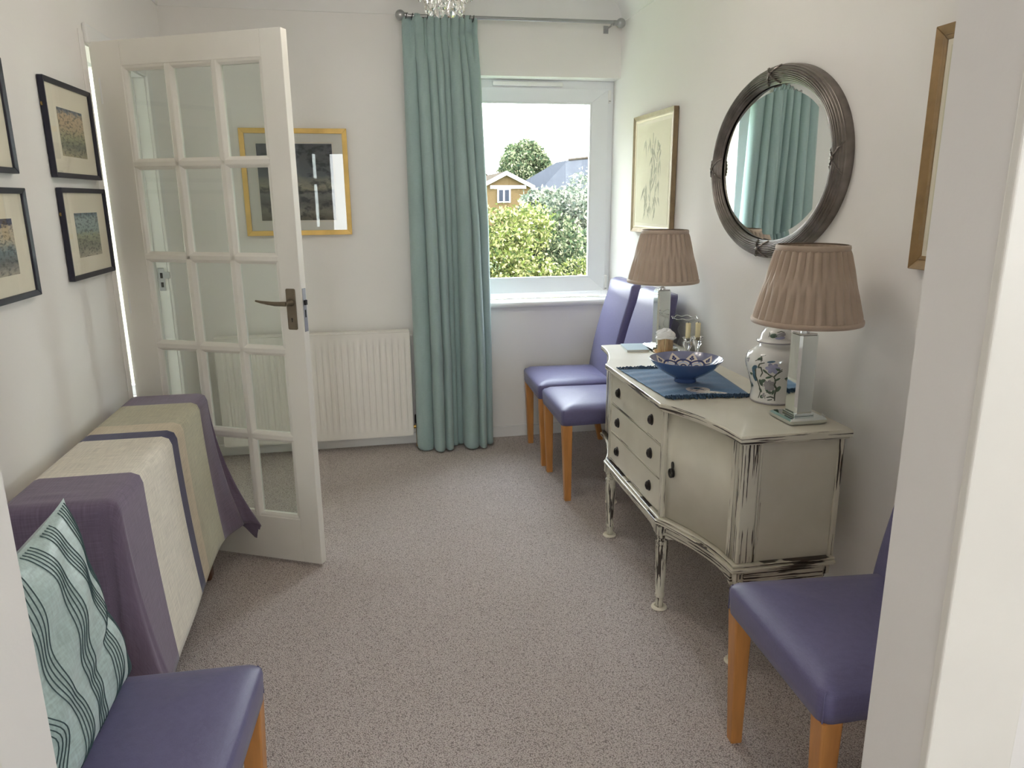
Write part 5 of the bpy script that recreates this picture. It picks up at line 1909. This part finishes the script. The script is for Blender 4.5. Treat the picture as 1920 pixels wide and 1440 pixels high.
def gable_house(name, label, xa, za, half, drop, y, depth, wallm, roofm, zbase=GZ, win=True):
    t = thing(name, label, 'house', (xa, y, zbase))
    o = (xa, y, zbase)
    ze = za - drop
    MB().loft([[(xa - half * 0.9, yy, zbase), (xa + half * 0.9, yy, zbase), (xa + half * 0.9, yy, ze), (xa, yy, za - 0.12), (xa - half * 0.9, yy, ze)] for yy in (y, y + depth)]).build('wall', wallm, t, off=o)
    for s in (-1, 1):
        MB().loft([[(xa, yy, za), (xa + s * half * 1.02, yy, ze - 0.01), (xa + s * half * 1.02, yy, ze - 0.08), (xa, yy, za - 0.08)] for yy in (y - 0.15, y + depth)]).build('roof_slope', roofm, t, off=o)
        MB().loft([[(xa, yy, za + 0.01), (xa + s * half * 1.03, yy, ze), (xa + s * half * 1.03, yy, ze - 0.17), (xa, yy, za - 0.17)] for yy in (y - 0.20, y - 0.15)]).build('bargeboard', M['far_white'], t, off=o)
    if win:
        MB().box(xa - 0.75, xa + 0.95, y - 0.06, y - 0.01, ze - 0.12, ze + 0.02).build('lintel', M['far_white'], t, off=o)
        w = MB().box(xa - 0.42, xa + 0.20, y - 0.06, y, ze - 0.75, ze - 0.12).build('window', M['far_white'], t, off=o)
        MB().box(xa - 0.36, xa - 0.15, y - 0.07, y - 0.061, ze - 0.70, ze - 0.17).build('pane', M['far_glass'], w, off=o)
        MB().box(xa - 0.08, xa + 0.14, y - 0.07, y - 0.061, ze - 0.70, ze - 0.17).build('pane', M['far_glass'], w, off=o)
    return t


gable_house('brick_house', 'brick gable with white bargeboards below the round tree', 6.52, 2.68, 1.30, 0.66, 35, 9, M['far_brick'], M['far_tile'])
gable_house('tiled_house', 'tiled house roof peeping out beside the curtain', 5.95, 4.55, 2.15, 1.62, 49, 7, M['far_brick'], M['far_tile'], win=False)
hr = thing('grey_roof_house', 'pale house with grey tiled hip roof at the right of the view', 'house', (10.5, 36, GZ))
ho = (10.5, 36, GZ)
MB().box(9.2, 16, 36, 44, GZ, 1.9).build('wall', M['far_white'], hr, off=ho)
MB().add([(8.3, 35.5, 1.85), (16.5, 35.5, 1.85), (16.5, 44.5, 1.85), (8.3, 44.5, 1.85), (10.45, 38.5, 3.36), (15, 38.5, 3.80), (15, 41, 3.80), (10.45, 41, 3.36)],
         [(0, 1, 5, 4), (1, 2, 6, 5), (2, 3, 7, 6), (3, 0, 4, 7), (4, 5, 6, 7), (3, 2, 1, 0)]).build('roof', M['far_grey_tile'], hr, off=ho)
MB().tube([(10.45, 38.4, 3.38), (15, 38.4, 3.82)], 0.07, 6).build('ridge', M['far_tile'], hr, off=ho)

nb = thing('neighbour_house', 'cream roughcast house wall seen only in the oval mirror', 'house', (-3.6, 9, GZ))
no = (-3.6, 9, GZ)
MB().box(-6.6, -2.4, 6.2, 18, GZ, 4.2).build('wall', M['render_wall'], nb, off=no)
MB().loft([[(-2.1, yy, 4.1), (-4.5, yy, 5.8), (-6.9, yy, 4.1)] for yy in (5.9, 18.3)]).build('roof', M['far_tile'], nb, off=no)
